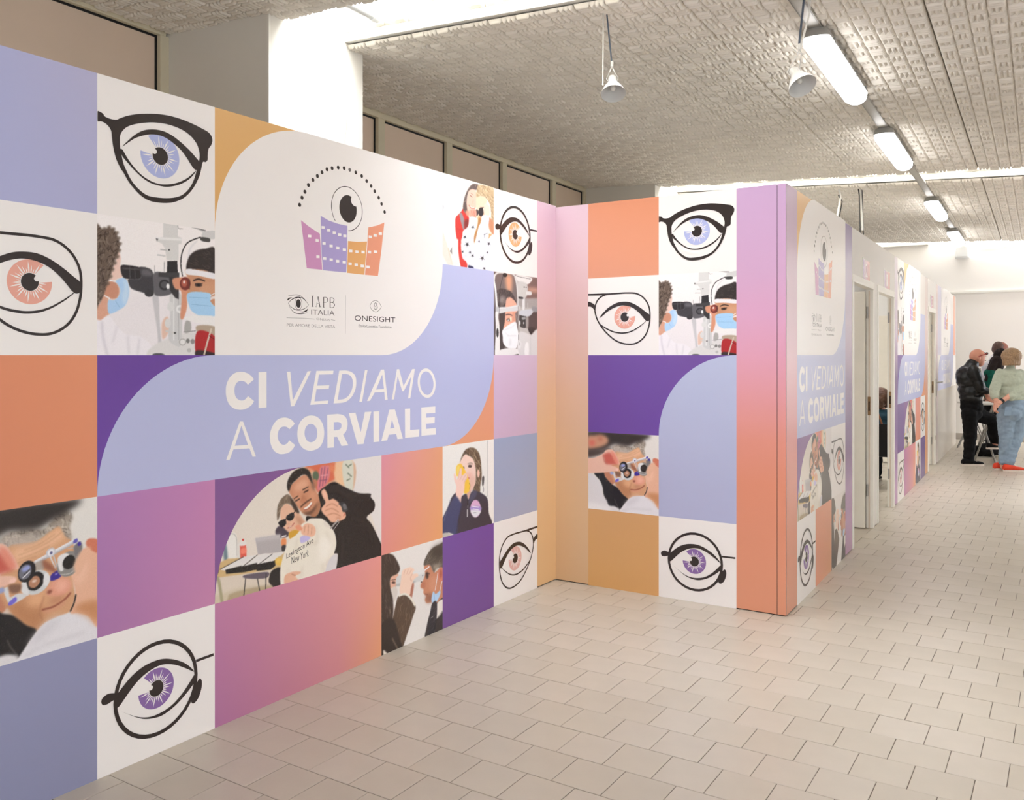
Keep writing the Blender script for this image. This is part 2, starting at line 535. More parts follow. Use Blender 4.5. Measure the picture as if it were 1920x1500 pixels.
def stroke(pts, w, smooth=True, n=5):
    if smooth:
        if isinstance(w, (list, tuple)):
            L = len(pts)
            ww = []
            for i in range(L - 1):
                for q in range(n): ww.append(w[i] + (w[i + 1] - w[i]) * q / n)
            ww.append(w[-1]); w = ww
        pts = crom(pts, n, False)
    a, b = offset(pts, w, False)
    return [a + b[::-1]]
def loop(pts, w, smooth=True):
    if smooth: pts = crom(pts, 5, True)
    a, b = offset(pts, w, True)
    def area(r): return abs(sum(r[i][0] * r[(i + 1) % len(r)][1] - r[(i + 1) % len(r)][0] * r[i][1] for i in range(len(r))))
    return [a, b] if area(a) > area(b) else [b, a]
def ellipse(cx, cy, rx, ry=None, rot=0.0, n=40, a0=0.0, a1=2 * math.pi):
    ry = rx if ry is None else ry
    full = abs(a1 - a0 - 2 * math.pi) < 1e-6
    out = []
    for k in range(n if full else n + 1):
        t = a0 + (a1 - a0) * k / n
        x, y = rx * math.cos(t), ry * math.sin(t)
        out.append((cx + x * math.cos(rot) - y * math.sin(rot), cy + x * math.sin(rot) + y * math.cos(rot)))
    return out

def shape_mesh(name, rings, col, layer):
    """flat printed shape (outer ring and holes) as a mesh in cell units"""
    rv = [[Vector((x, z, 0)) for x, z in r] for r in rings]
    tris = tessellate_polygon(rv)
    flat = [p for r in rings for p in r]
    verts = [(x, -0.00016 * layer, z) for x, z in flat]
    faces = []
    for t in tris:
        a, b, c = (flat[i] for i in t)
        s = (b[0] - a[0]) * (c[1] - a[1]) - (c[0] - a[0]) * (b[1] - a[1])
        if abs(s) < 1e-12: continue
        faces.append(tuple(t) if s > 0 else tuple(reversed(t)))      # face towards -Y
    me = me_from(name, verts, faces)
    set_col(me, [col] * len(verts) if not callable(col) else [col(x, z) for x, z in flat])
    return me
def set_col(me, cols):
    at = me.color_attributes.new('Col', 'FLOAT_COLOR', 'POINT')
    c = lin(np.asarray(cols, dtype=float))
    at.data.foreach_set('color', np.concatenate([c, np.ones((len(c), 1))], 1).ravel())
    if len(me.materials) == 0: me.materials.append(M_print)
def square_mesh(name, w, h, corners, layer=1, n=10):
    """coloured square with corner colours (bottom-left, bottom-right, top-left, top-right) or rows of stops"""
    verts, cols = [], []
    for j in range(n + 1):
        for i in range(n + 1):
            u, v = i / n, j / n
            verts.append((u * w, -0.00016 * layer, v * h))
            if callable(corners): c = np.array(corners(u, v))
            else:
                bl, br, tl, tr = (np.array(q, dtype=float) for q in corners)
                c = (bl * (1 - u) + br * u) * (1 - v) + (tl * (1 - u) + tr * u) * v
            cols.append(c)
    faces = [(j * (n + 1) + i, j * (n + 1) + i + 1, (j + 1) * (n + 1) + i + 1, (j + 1) * (n + 1) + i) for j in range(n) for i in range(n)]
    me = me_from(name, verts, faces)
    set_col(me, cols)
    return me
def stops(*st):
    """vertical gradient, stops from top (0) to bottom (1)"""
    def f(u, v):
        t = 1 - v
        for (a, ca), (b, cb) in zip(st[:-1], st[1:]):
            if t <= b: 
                q = (t - a) / (b - a)
                return [ca[e] + (cb[e] - ca[e]) * q for e in range(3)]
        return st[-1][1]
    return f

# ---- eye drawings: lists of (part name, rings, colour, layer)
def iris_parts(c, R, r, notch, col, asp=1.0):
    """iris with a bright wedge, white rays, dark pupil with a highlight; asp = cell width correction"""
    cx, cy = c
    half = 0.42
    a0 = notch + half; a1 = notch - half + 2 * math.pi
    ring = ellipse(cx, cy, R / asp, R, 0, 60, a0, a1)
    inner = ellipse(cx, cy, r * 1.05 / asp, r * 1.05, 0, 40, a0 + .1, a1 - .1)[::-1]
    parts = [('iris', [ring + inner], col, 4)]
    n = 27
    rays = []
    for k in range(n):
        a = a0 + .06 + (a1 - a0 - .12) * (k + .5) / n
        ln = 0.93 if k % 3 == 0 else (0.62 if k % 3 == 1 else 0.76)
        q = R * ln; w = R * (0.034 if k % 3 == 0 else 0.026)
        d = (math.cos(a), math.sin(a)); t = (-d[1], d[0])
        def pt(rr, ww): return (cx + (d[0] * rr + t[0] * ww) / asp, cy + d[1] * rr + t[1] * ww)
        rays.append([pt(r * .95, -w * .55), pt(r * 1.0 + (q - r) * .45, -w), pt(q, 0), pt(r * 1.0 + (q - r) * .45, w), pt(r * .95, w * .55)])
    for q in rays: parts.append(('iris_ray', [q], WHITE, 5))
    hx, hy = cx + math.cos(notch) * r * .86 / asp, cy + math.sin(notch) * r * .86
    parts.append(('pupil', [ellipse(cx, cy, r / asp, r)], DARK, 6))
    parts.append(('pupil_highlight', [ellipse(hx, hy, r * .3 / asp, r * .3)], WHITE, 7))
    return parts

def eye_cat():
    m = mapper('L', (170, 180), 6.25, 0, 0)
    g = lambda s: crom([m(q) for q in P(s)], 5)
    outer = g('75,182 115,190 145,210 165,240 230,268 300,278 340,262 430,232 550,212 690,207 800,213 920,232 1050,268 1190,325 1300,380 1370,420 1410,465 1425,520 1410,575 1385,610 1375,640 1370,700 1368,750 1345,775 1313,775 1295,850 1275,930 1230,1030 1170,1120 1090,1195 990,1240 890,1255 780,1248 680,1225 590,1170 510,1090 440,1000 380,893 355,860 310,770 280,680 258,570 245,460 238,410 215,365 170,320 120,298 75,290')
    hole = g('340,520 345,460 375,405 430,360 520,330 640,313 760,312 880,328 1000,365 1100,415 1180,480 1240,560 1268,640 1275,700 1268,760 1240,870 1215,960 1180,1040 1130,1110 1060,1165 980,1190 880,1197 780,1190 690,1175 620,1140 540,1070 470,980 420,880 385,800 370,740 360,690 345,620')
    outer = [(max(x, 0.002), z) for x, z in outer]
    up = g('370,592 430,530 510,460 600,410 680,393 770,395 870,420 970,475 1070,555 1160,640 1230,720 1265,765 1262,800 1245,855 1235,868 1205,850 1170,800 1120,720 1060,640 980,565 900,505 830,470 750,452 670,453 590,470 510,500 440,545')
    lo = g('345,622 370,628 395,670 450,760 520,850 600,930 700,995 800,1030 900,1035 1000,1020 1090,985 1160,940 1235,872 1180,950 1100,1010 1000,1050 890,1065 790,1050 690,1015 600,955 500,860 430,780 375,715 350,660')
    c = m((815, 705))
    return [('glasses', [outer, hole], DARK, 8), ('upper_eyelid', [up], DARK, 8.5), ('lower_eyelid', [lo], DARK, 8.5)] + iris_parts(c, .166, .066, math.radians(152), (176, 184, 226))
def eye_rect(col, mirror=False):
    m0 = mapper('B', (1098, 515), 9.676, 0, 1)
    m = (lambda q: (1 - m0(q)[0], m0(q)[1])) if mirror else m0
    u = 1 / 9.676 / 147.0      # zoom pixel in cell units
    L = [m(q) for q in P('175,590 185,540 215,470 265,415 330,378 400,355 560,343 700,333 850,333 930,345 1010,385 1080,450 1130,530 1160,620 1170,740 1160,880 1125,1020 1065,1130 980,1210 880,1255 770,1262 650,1240 530,1185 420,1095 330,1000 265,910 215,820 185,730 170,650')]
    parts = [('glasses', loop(L, 27 * u), DARK, 8)]
    parts.append(('glasses_bridge', stroke([m(q) for q in P('47,365 160,362 300,358 420,351 560,343')], [34 * u, 34 * u, 36 * u, 26 * u, 20 * u]), DARK, 8.2))
    parts.append(('glasses_bridge', [crom([m(q) for q in P('47,495 100,505 160,545 176,580 162,640 125,600 85,580 47,575')], 4)], DARK, 8.2))
    parts.append(('upper_eyelid', [crom([m(q) for q in P('250,790 300,715 390,620 480,555 580,508 690,490 790,497 900,540 1010,610 1100,680 1160,730 1160,820 1120,845 1080,820 1040,770 980,700 900,630 830,590 750,565 660,558 580,575 490,615 400,670 320,740')], 5)], DARK, 8.5))
    parts.append(('lower_eyelid', stroke([m(q) for q in P('240,875 300,930 400,990 500,1035 600,1055 680,1060 780,1045 880,1005 980,940 1050,885 1097,842')], [18 * u, 22 * u, 24 * u, 25 * u, 26 * u, 26 * u, 24 * u, 20 * u, 16 * u, 12 * u, 8 * u]), DARK, 8.5))
    c = m((710, 770))
    return parts + iris_parts(c, .148, .059, math.radians(152 if mirror else 28), col)
def eye_round(col, notch):
    m = mapper('B', (1230, 960), 8.108, 1, 4)
    u = 1 / 8.108 / 154.0
    c = m((592, 757))
    parts = [('glasses', [ellipse(c[0], c[1], .357), ellipse(c[0], c[1], .327)], DARK, 8)]
    parts.append(('glasses_temple', stroke([m((1003, 678)), m((1207, 701))], 27 * u, False), DARK, 8.2))
    parts.append(('glasses_hinge', [crom([m(q) for q in P('75,630 85,600 125,585 170,597 215,625 220,680 180,665 130,673 90,662')], 4)], DARK, 8.2))
    parts.append(('nose_pad', [crom([m(q) for q in P('1020,890 1050,875 1070,920 1062,990 1030,1060 985,1090 955,1075 945,1030 970,960')], 4)], DARK, 8.2))
    parts.append(('upper_eyelid', [crom([m(q) for q in P('205,640 250,595 340,530 440,492 540,485 640,500 740,545 850,620 930,700 980,775 900,710 810,640 720,585 630,553 540,552 450,575 370,620 290,690 230,745 200,740 185,690')], 5)], DARK, 8.5))
    parts.append(('lower_eyelid', [crom([m(q) for q in P('240,790 330,870 430,945 530,990 640,1003 750,985 850,930 930,860 985,810 990,875 960,905 880,960 780,1010 660,1036 560,1020 450,970 350,890')], 5)], DARK, 8.5))
    return parts + iris_parts(m((583, 752)), .15, .06, notch, col)

EYES = {
    'cat': eye_cat(), 'rect_salmon': eye_rect((232, 168, 150)), 'rect_pink': eye_rect((226, 180, 172), True),
    'round_purple': eye_round((140, 108, 168), math.radians(158)), 'round_orange': eye_round((226, 172, 122), math.radians(20)),
}
_mc = {}
def cached(key, fn):
    if key not in _mc: _mc[key] = fn()
    return _mc[key]
def place(parent, name, me, x, z, sx, sz=0.5):
    o = obj(name, me, None, parent, loc=(x, 0, z))
    o.scale = (sx, 1, sz)
    return o
def put_eye(wall, key, x, z, sx, top=1.0):
    """white square with a printed eye: part with sub-parts"""
    base = place(wall, 'eye_print', cached(('sq', 'w', top), lambda: square_mesh('eye_print', 1, top, (WHITE,) * 4, 1, 2)), x, z, sx)
    for i, (nm, rings, col, layer) in enumerate(EYES[key]):
        me = cached((key, i), lambda: shape_mesh(nm, rings, col, layer))
        o = obj(nm, me, None, base)
    return base
def put_square(wall, key, cols, x, z, sx, w=1, h=1, layer=1, name='colour_square'):
    return place(wall, name, cached(('sqc', key, w, h, layer), lambda: square_mesh(name, w, h, cols, layer)), x, z, sx)
def put_shape(wall, key, rings, col, layer, x, z, sx, name):
    return place(wall, name, cached(('shp', key), lambda: shape_mesh(name, rings, col, layer)), x, z, sx)

def rounded(x0, x1, z0, z1, tl=0.0, br=0.0, asp=1.0):
    """rectangle in cell units with a rounded upper left and lower right corner"""
    pts = [(x0, z0)]
    if br: pts += [(x1 - br + br * math.sin(t), z0 + br - br * math.cos(t)) for t in np.linspace(0, math.pi / 2, 24)]
    else: pts.append((x1, z0))
    pts.append((x1, z1))
    if tl: pts += [(x0 + tl - tl * math.sin(t), z1 - tl + tl * math.cos(t)) for t in np.linspace(0, math.pi / 2, 24)]
    else: pts.append((x0, z1))
    return [pts]

# ---- the round logo block: cell units of the 3 x 2 block C..E, rows 0-1
def logo_parts():
    m = mapper('L', (400, 250), 3.3333, 1, 0, 2)
    parts = []
    for k, q in enumerate(P('539,447 554,402 572,365 594,323 622,291 650,267 679,244 710,225 742,218 780,214 817,218 852,228 890,245 927,267 958,298 986,329 1008,362 1033,402 1051,441 1070,492')):
        c = m(q)
        parts.append(('dot', [ellipse(c[0], c[1], .0185, .0185, 0, 14)], (120, 114, 112) if k == 11 else DARK, 3))
    c = m((836, 471))
    parts.append(('eye_ring', [ellipse(c[0], c[1], .212, .212, 0, 60), ellipse(c[0], c[1], .205, .205, 0, 60)], DARK, 3))
    c = m((842, 472))
    parts.append(('eye_pupil', [ellipse(c[0], c[1], .118, .13)], DARK, 3.2))
    c = m((888, 421))
    parts.append(('eye_glint', [ellipse(c[0], c[1], .062, .055)], WHITE, 3.6))
    g = lambda s: [m(q) for q in P(s)]
    parts.append(('building_gap', [g('541,535 600,575 668,618 664,500 720,530 780,553 843,568 843,665 900,670 960,668 962,580 1020,570 1074,550 1056,740 1034,900 946,892 835,880 683,864 577,851')], WHITE, 4))
    parts.append(('magenta_building', [g('547,543 600,585 665,628 672,740 680,853 583,843')], (206, 148, 190), 5))
    parts.append(('blue_building', [g('670,515 720,545 780,566 837,578 836,720 830,870 686,856 676,760')], (172, 160, 208), 5))
    parts.append(('amber_building', [g('841,673 900,678 960,676 952,780 943,884 835,872')], (230, 172, 110), 5))
    parts.append(('salmon_building', [g('968,588 1020,577 1068,558 1050,730 1028,892 947,884 956,780')], (234, 158, 126), 5))
    for q in P('601,642 648,669 653,771 685,588 720,606 755,621 789,633 821,641 691,688 735,704 777,717 818,727 695,782 736,790 776,799 817,806 858,735 897,740 935,742 854,815 892,821 930,829 980,647 1011,638 1043,627 975,742 1013,740 966,835'):
        parts.append(('building_window', [[m((q[0] - 10, q[1] - 9)), m((q[0] - 10, q[1] + 8)), m((q[0] + 10, q[1] + 9)), m((q[0] + 10, q[1] - 7))]], WHITE, 6))
    # the two small sponsor marks
    n = mapper('L', (530, 540), 8.348, 1, 0, 2)
    v = 1 / 8.348 / 205.0
    h = lambda s: [n(q) for q in P(s)]
    parts.append(('mark_divider', stroke(h('988,115 983,715'), 4 * v, False), (150, 146, 146), 3))
    parts.append(('mark_eye_line', stroke(h('85,125 150,112 220,108 280,125 330,165 370,215 408,262'), [4 * v, 7 * v, 8 * v, 9 * v, 8 * v, 7 * v, 3 * v]), DARK, 3))
    parts.append(('mark_eye_line', stroke(h('85,240 130,190 190,155 250,145 310,160 360,205 408,262'), [4 * v, 10 * v, 16 * v, 16 * v, 10 * v, 6 * v, 4 * v]), DARK, 3))
    parts.append(('mark_eye_line', stroke(h('85,240 120,285 170,325 230,345 300,340 360,310 408,262'), [4 * v, 6 * v, 9 * v, 12 * v, 11 * v, 7 * v, 3 * v]), DARK, 3))
    parts.append(('mark_eye_line', stroke(h('95,262 130,330 185,385 260,405 330,400 385,385'), [4 * v, 7 * v, 10 * v, 10 * v, 8 * v, 4 * v]), DARK, 3))
    parts.append(('mark_eye_line', stroke(h('75,190 100,165 145,150'), [22 * v, 24 * v, 5 * v]), DARK, 3))
    parts.append(('mark_eye_line', stroke(h('265,370 320,375 370,355 395,325'), [4 * v, 16 * v, 24 * v, 6 * v]), DARK, 3))
    a = n((246, 243))
    parts.append(('mark_eye_ring', [ellipse(a[0], a[1], .044, .056), ellipse(a[0], a[1], .04, .052)], DARK, 3.4))
    parts.append(('mark_eye_pupil', [ellipse(a[0], a[1], .028, .038)], DARK, 3.4))
    def st(s, w, name='mark_letter', sm=False, layer=3): parts.append((name, stroke(h(s), [q * v for q in w] if isinstance(w, list) else w * v, sm), DARK, layer))
    st('467,125 467,290', 18); st('450,124 484,126', 5); st('450,290 484,293', 5)                       # I
    st('552,135 522,292', 5); st('552,135 583,296', 16); st('535,240 572,244', 5); st('512,291 535,294', 5); st('566,295 604,298', 5)     # A
    st('640,143 640,302', 17); st('640,143 685,148 705,180 690,220 645,226', [5, 8, 16, 8, 5], sm=True); st('624,301 656,304', 5)  # P
    st('742,150 742,308', 17); st('742,150 785,158 805,185 785,222 745,226', [5, 8, 15, 8, 5], sm=True); st('745,226 795,235 810,268 790,305 742,308', [5, 8, 16, 8, 5], sm=True)  # B
    st('60,465 300,472 500,488', 4, 'mark_rule'); st('755,497 820,506', 4, 'mark_rule')
    st('1362,280 1395,225 1450,195 1505,225 1545,292', 7, 'mark_eye_line', True); st('1362,280 1395,340 1455,375 1510,345 1545,292', 7, 'mark_eye_line', True)
    a = n((1453, 286))
    parts.append(('mark_globe', [ellipse(a[0], a[1], .024, .037), ellipse(a[0], a[1], .0195, .0315)], DARK, 3.4))
    st('1440,235 1435,275 1455,300 1450,340', 6, 'mark_globe_line', True); st('1475,240 1465,270 1485,300 1478,325', 6, 'mark_globe_line', True)
    return parts
def text_mesh(name, s, x, z, width, height, col, layer, slant=0.0, rise=0.0):
    """lettering in cell units: fitted to width and cap height"""
    cu = bpy.data.curves.new(name, 'FONT')
    cu.body = s
    cu.resolution_u = 3
    ob = bpy.data.objects.new(name, cu)
    COL.objects.link(ob)
    dg = bpy.context.evaluated_depsgraph_get()
    me0 = bpy.data.meshes.new_from_object(ob.evaluated_get(dg))
    v = np.array([q.co[:] for q in me0.vertices])
    polys = [tuple(p.vertices) for p in me0.polygons]
    bpy.data.objects.remove(ob); bpy.data.meshes.remove(me0); bpy.data.curves.remove(cu)
    x0, x1 = v[:, 0].min(), v[:, 0].max(); y0, y1 = v[:, 1].min(), v[:, 1].max()
    vx = (v[:, 0] - x0) / (x1 - x0); vy = (v[:, 1] - y0) / (y1 - y0)
    out = [(x + a * width + b * slant, -0.00016 * layer, z + b * height + a * rise) for a, b in zip(vx, vy)]
    me = me_from(name, out, polys)
    set_col(me, [col] * len(out))
    return me
LOGO = logo_parts()
def logo_texts():
    n = mapper('L', (530, 540), 8.348, 1, 0, 2)
    out = []
    GR = (120, 114, 112)
    for s, a, b, top, col in (('ITALIA', (445, 415), (812, 433), (445, 335), GR), ('ONLUS', (525, 500), (742, 520), (525, 465), (165, 158, 154)),
                              ('PER AMORE DELLA VISTA', (65, 602), (820, 628), (65, 555), (150, 144, 142)), ('ONESIGHT', (1125, 512), (1762, 540), (1125, 427), DARK),
                              ('EssilorLuxottica Foundation', (1188, 613), (1703, 634), (1188, 570), DARK)):
        p, q, t = n(a), n(b), n(top)
        out.append(('mark_text', text_mesh('mark_text', s, p[0], p[1], q[0] - p[0], t[1] - p[1], col, 3, 0, q[1] - p[1])))
    return out
LOGO_T = logo_texts()
def put_logo(wall, x, z, sx):
    """white rounded field with the emblem: part with sub-parts (3 x 2 cells)"""
    base = place(wall, 'emblem_field', cached('field', lambda: shape_mesh('emblem_field', rounded(0, 3, 0, 2, 1, 1), WHITE, 2)), x, z, sx)
    for i, (nm, rings, col, layer) in enumerate(LOGO):
        obj(nm, cached(('logo', i), lambda: shape_mesh(nm, rings, col, layer)), None, base)
    for nm, me in LOGO_T: obj(nm, me, None, base)
    return base

def letters():
    m = mapper('L', (400, 670), 4.174, 1, 2)
    g = lambda s: [m(q) for q in P(s)]
    c = lambda s: crom(g(s), 4)
    E_ = ellipse
    out = []
    out.append([crom(g('318,172 290,140 255,120 215,113 170,122 130,155 103,210 97,265 103,320 125,370 165,402 215,411 260,400 300,372 318,342'), 4, False) + crom(g('270,303 250,328 225,338 198,332 175,310 165,270 168,230 182,200 208,185 235,187 255,198 269,216'), 4, False)])
    out.append([g('353,117 416,113 416,392 353,398')])
    out.append([g('575,113 602,112 622,335 737,109 764,108 632,382 606,384')])
    out.append([g('806,106 940,104 936,132 826,135 812,222 907,218 903,246 807,250 791,345 900,338 895,363 758,372')])
    out.append([crom(g('985,104 1040,103 1085,118 1112,150 1118,200 1110,255 1085,305 1050,340 1010,355 940,361'), 4, False), crom(g('1007,131 1040,130 1070,143 1087,170 1092,205 1084,250 1062,295 1030,322 1000,330 972,333'), 4, False)])
    out.append([g('1186,100 1206,99 1164,346 1142,348')])
    out.append([g('1311,96 1336,95 1364,332 1343,334 1337,270 1262,276 1225,340 1202,343'), g('1321,135 1335,248 1273,252')])
    out.append([g('1436,93 1454,92 1488,225 1556,92 1577,91 1541,320 1523,322 1548,150 1490,265 1478,265 1442,150 1414,329 1396,330')])
    out.append([[m((1669 + 70 * math.cos(t) + 6 * -math.sin(t) * -1, 202 + 116 * math.sin(t))) for t in np.linspace(0, 2 * math.pi, 36, endpoint=False)],
                [m((1669 + 53 * math.cos(t) + 5 * math.sin(t), 202 + 92 * math.sin(t))) for t in np.linspace(0, 2 * math.pi, 36, endpoint=False)]])
    out.append([g('207,502 232,502 333,776 307,779 282,712 157,720 127,802 100,804'), g('219,535 271,686 168,692')])
    out.append([crom(g('638,520 615,492 585,476 550,471 505,485 470,525 447,580 442,630 452,690 478,735 515,755 550,756 590,745 620,720 640,686'), 4, False) + crom(g('594,650 578,672 556,684 530,678 510,650 503,612 510,575 528,550 552,542 575,546 595,562'), 4, False)])
    out.append([c('765,455 815,468 850,510 866,570 862,640 838,695 800,722 755,731 710,718 675,680 658,625 660,560 680,505 720,467'), c('765,521 790,532 808,560 813,600 803,640 780,660 755,664 732,650 717,620 714,585 722,550 742,527')])
    out.append([g('890,450') + crom(g('970,443 1015,452 1042,480 1050,525 1040,575 1015,605'), 4, False) + g('1056,688 1003,693 968,622 943,624 943,705 892,709'), g('942,508') + crom(g('975,506 997,515 1002,538 993,560 972,570'), 4, False) + g('942,573')])
    out.append([g('1059,437 1112,433 1153,585 1185,428 1236,425 1174,678 1128,681')])
    out.append([g('1252,424 1298,421 1298,660 1253,664')])
    out.append([g('1377,410 1421,408 1483,636 1440,640 1430,600 1373,606 1360,650 1314,656'), g('1398,488 1417,553 1383,557')])
    out.append([g('1499,403 1540,400 1540,570 1612,563 1610,620 1500,631')])
    out.append([g('1627,392 1737,384 1736,435 1666,440 1666,472 1733,467 1731,514 1665,520 1665,560 1740,553 1741,604 1628,614')])
    return out
LETTERS = letters()
def put_title(wall, x, z, sx, rings, key, xo):
    """lavender title band with the lettering; xo = offset of the lettering block inside the band in cells"""
    base = place(wall, 'title_band', cached(('band', key), lambda: shape_mesh('title_band', rings, LAV, 1.5)), x, z, sx)
    for i, rg in enumerate(LETTERS):
        o = obj('letter', cached(('letter', i), lambda: shape_mesh('letter', rg, (244, 240, 236), 3)), None, base, loc=(xo, 0, 0))
    return base
# ------------------------------------------------------------------ printed photographs, painted on a fine mesh
class Paint:
    """a small soft painter: everything is drawn in cell units (x right, z up) through a pixel map"""
    def __init__(s, w, h, nx, nz, m, bg):
        s.w, s.h, s.nx, s.nz, s.m = w, h, nx, nz, m
        s.a = np.ones((nz, nx, 3)) * np.array(bg, dtype=float)
        s.sc = nx / w
    def px(s, pts):
        out = []
        for q in pts:
            x, z = s.m(q)
            out.append((x / s.w * s.nx, (1 - z / s.h) * s.nz))
        return out
    def mask(s, pts, blur=0.0):
        p = np.array(pts)
        pad = int(math.ceil(blur * 2.5)) + 2
        x0 = max(int(p[:, 0].min()) - pad, 0); x1 = min(int(p[:, 0].max()) + pad + 2, s.nx)
        y0 = max(int(p[:, 1].min()) - pad, 0); y1 = min(int(p[:, 1].max()) + pad + 2, s.nz)
        if x1 <= x0 or y1 <= y0: return None
        # raster on a padded window so blur does not leak at the border
        gx0, gy0, gx1, gy1 = x0 - pad, y0 - pad, x1 + pad, y1 + pad
        SS = 2
        X = (np.arange((gx1 - gx0) * SS) + 0.5) / SS + gx0
        Y = (np.arange((gy1 - gy0) * SS) + 0.5) / SS + gy0
        ins = np.zeros((len(Y), len(X)), dtype=bool)
        xa, ya = p[:, 0], p[:, 1]; xb, yb = np.roll(xa, -1), np.roll(ya, -1)
        for a, b, c, d in zip(xa, ya, xb, yb):
            if b == d: continue
            lo, hi = (b, d) if b < d else (d, b)
            r0 = np.searchsorted(Y, lo, 'left'); r1 = np.searchsorted(Y, hi, 'left')
            if r1 <= r0: continue
            xs = a + (Y[r0:r1] - b) * (c - a) / (d - b)
            ins[r0:r1] ^= X[None, :] < xs[:, None]
        mk = ins.reshape((gy1 - gy0), SS, (gx1 - gx0), SS).mean((1, 3))
        if blur > 0: mk = s.gauss(mk, blur)
        return (slice(y0, y1), slice(x0, x1)), mk[y0 - gy0:y1 - gy0, x0 - gx0:x1 - gx0]
    @staticmethod
    def gauss(a, sg):
        r = max(1, int(sg * 2.5)); k = np.exp(-0.5 * (np.arange(-r, r + 1) / sg) ** 2); k /= k.sum()
        for ax in (0, 1):
            pd = [(0, 0), (0, 0)]; pd[ax] = (r, r)
            q = np.pad(a, pd, mode='edge'); o = np.zeros_like(a)
            for i, kk in enumerate(k):
                o += kk * (q[i:i + a.shape[0], :] if ax == 0 else q[:, i:i + a.shape[1]])
            a = o
        return a
    def blend(s, mk, col, al=1.0):
        if mk is None: return
        sl, k = mk
        k = (k * al)[..., None]
        s.a[sl] = s.a[sl] * (1 - k) + np.array(col, dtype=float) * k
    def poly(s, txt, col, blur=0.6, al=1.0, sm=True):
        p = s.px(P(txt))
        s.blend(s.mask(crom(p, 5) if sm else p, blur), col, al)
    def line(s, txt, w, col, blur=0.4, al=1.0):
        """w in source zoom pixels"""
        q = P(txt); p = s.px(q)
        a, b = s.px([q[0], (q[0][0], q[0][1] + 10.0)])
        k = math.hypot(a[0] - b[0], a[1] - b[1]) / 10.0
        s.blend(s.mask(stroke(p, max(w * k, 1.0))[0], blur), col, al)
    def ell(s, cx, cy, rx, ry, col, blur=0.5, al=1.0, rot=0.0):
        s.blend(s.mask(s.px(ellipse(cx, cy, rx, ry, rot, 26)), blur), col, al)
    def fibre(s, txt, col, n, ln, w, ang, spread=0.4, al=0.5, seed=1):
        """short strokes inside an outline: hair and knit"""
        g = random.Random(seed)
        q = P(txt)
        xs = [a for a, b in q]; ys = [b for a, b in q]
        mk = s.mask(crom(s.px(q), 4), 1.0)
        if mk is None: return
        keep = s.a.copy()
        for _ in range(n):
            x, y = g.uniform(min(xs), max(xs)), g.uniform(min(ys), max(ys))
            t = ang + g.uniform(-spread, spread)
            b = g.uniform(-.35, .35)
            dx, dy = math.cos(t) * ln, math.sin(t) * ln
            dv = g.uniform(-24, 24)
            c = [min(255, max(0, v + dv)) for v in col]
            pts = s.px([(x - dx, y - dy), (x - dy * b, y + dx * b), (x + dx, y + dy)])
            s.blend(s.mask(stroke(pts, w, True, 3)[0], 0.4), c, al)
        sl, k = mk
        full = np.zeros(s.a.shape[:2]); full[sl] = k
        s.a = keep * (1 - full[..., None]) + s.a * full[..., None]
    def mesh(s, name, gain=1.0, grain=2.0, layer=1.2):
        a = s.a + rng.normal(0, grain, s.a.shape[:2])[..., None]
        a = np.clip(a * gain, 4, 250)
        nx, nz = s.nx, s.nz
        X, Z = np.meshgrid(np.linspace(0, s.w, nx), np.linspace(s.h, 0, nz))
        v = np.stack([X, np.full_like(X, -0.00016 * layer), Z], -1).reshape(-1, 3)
        idx = np.arange(nx * nz).reshape(nz, nx)
        q = np.stack([idx[1:, :-1], idx[1:, 1:], idx[:-1, 1:], idx[:-1, :-1]], -1).reshape(-1, 4)
        me = bpy.data.meshes.new(name)
        me.vertices.add(len(v)); me.vertices.foreach_set('co', v.ravel())
        me.loops.add(q.size); me.loops.foreach_set('vertex_index', q.ravel().astype(np.int32))
        me.polygons.add(len(q)); me.polygons.foreach_set('loop_start', np.arange(0, q.size, 4, dtype=np.int32))
        me.update(calc_edges=True)
        set_col(me, a.reshape(-1, 3))
        return me

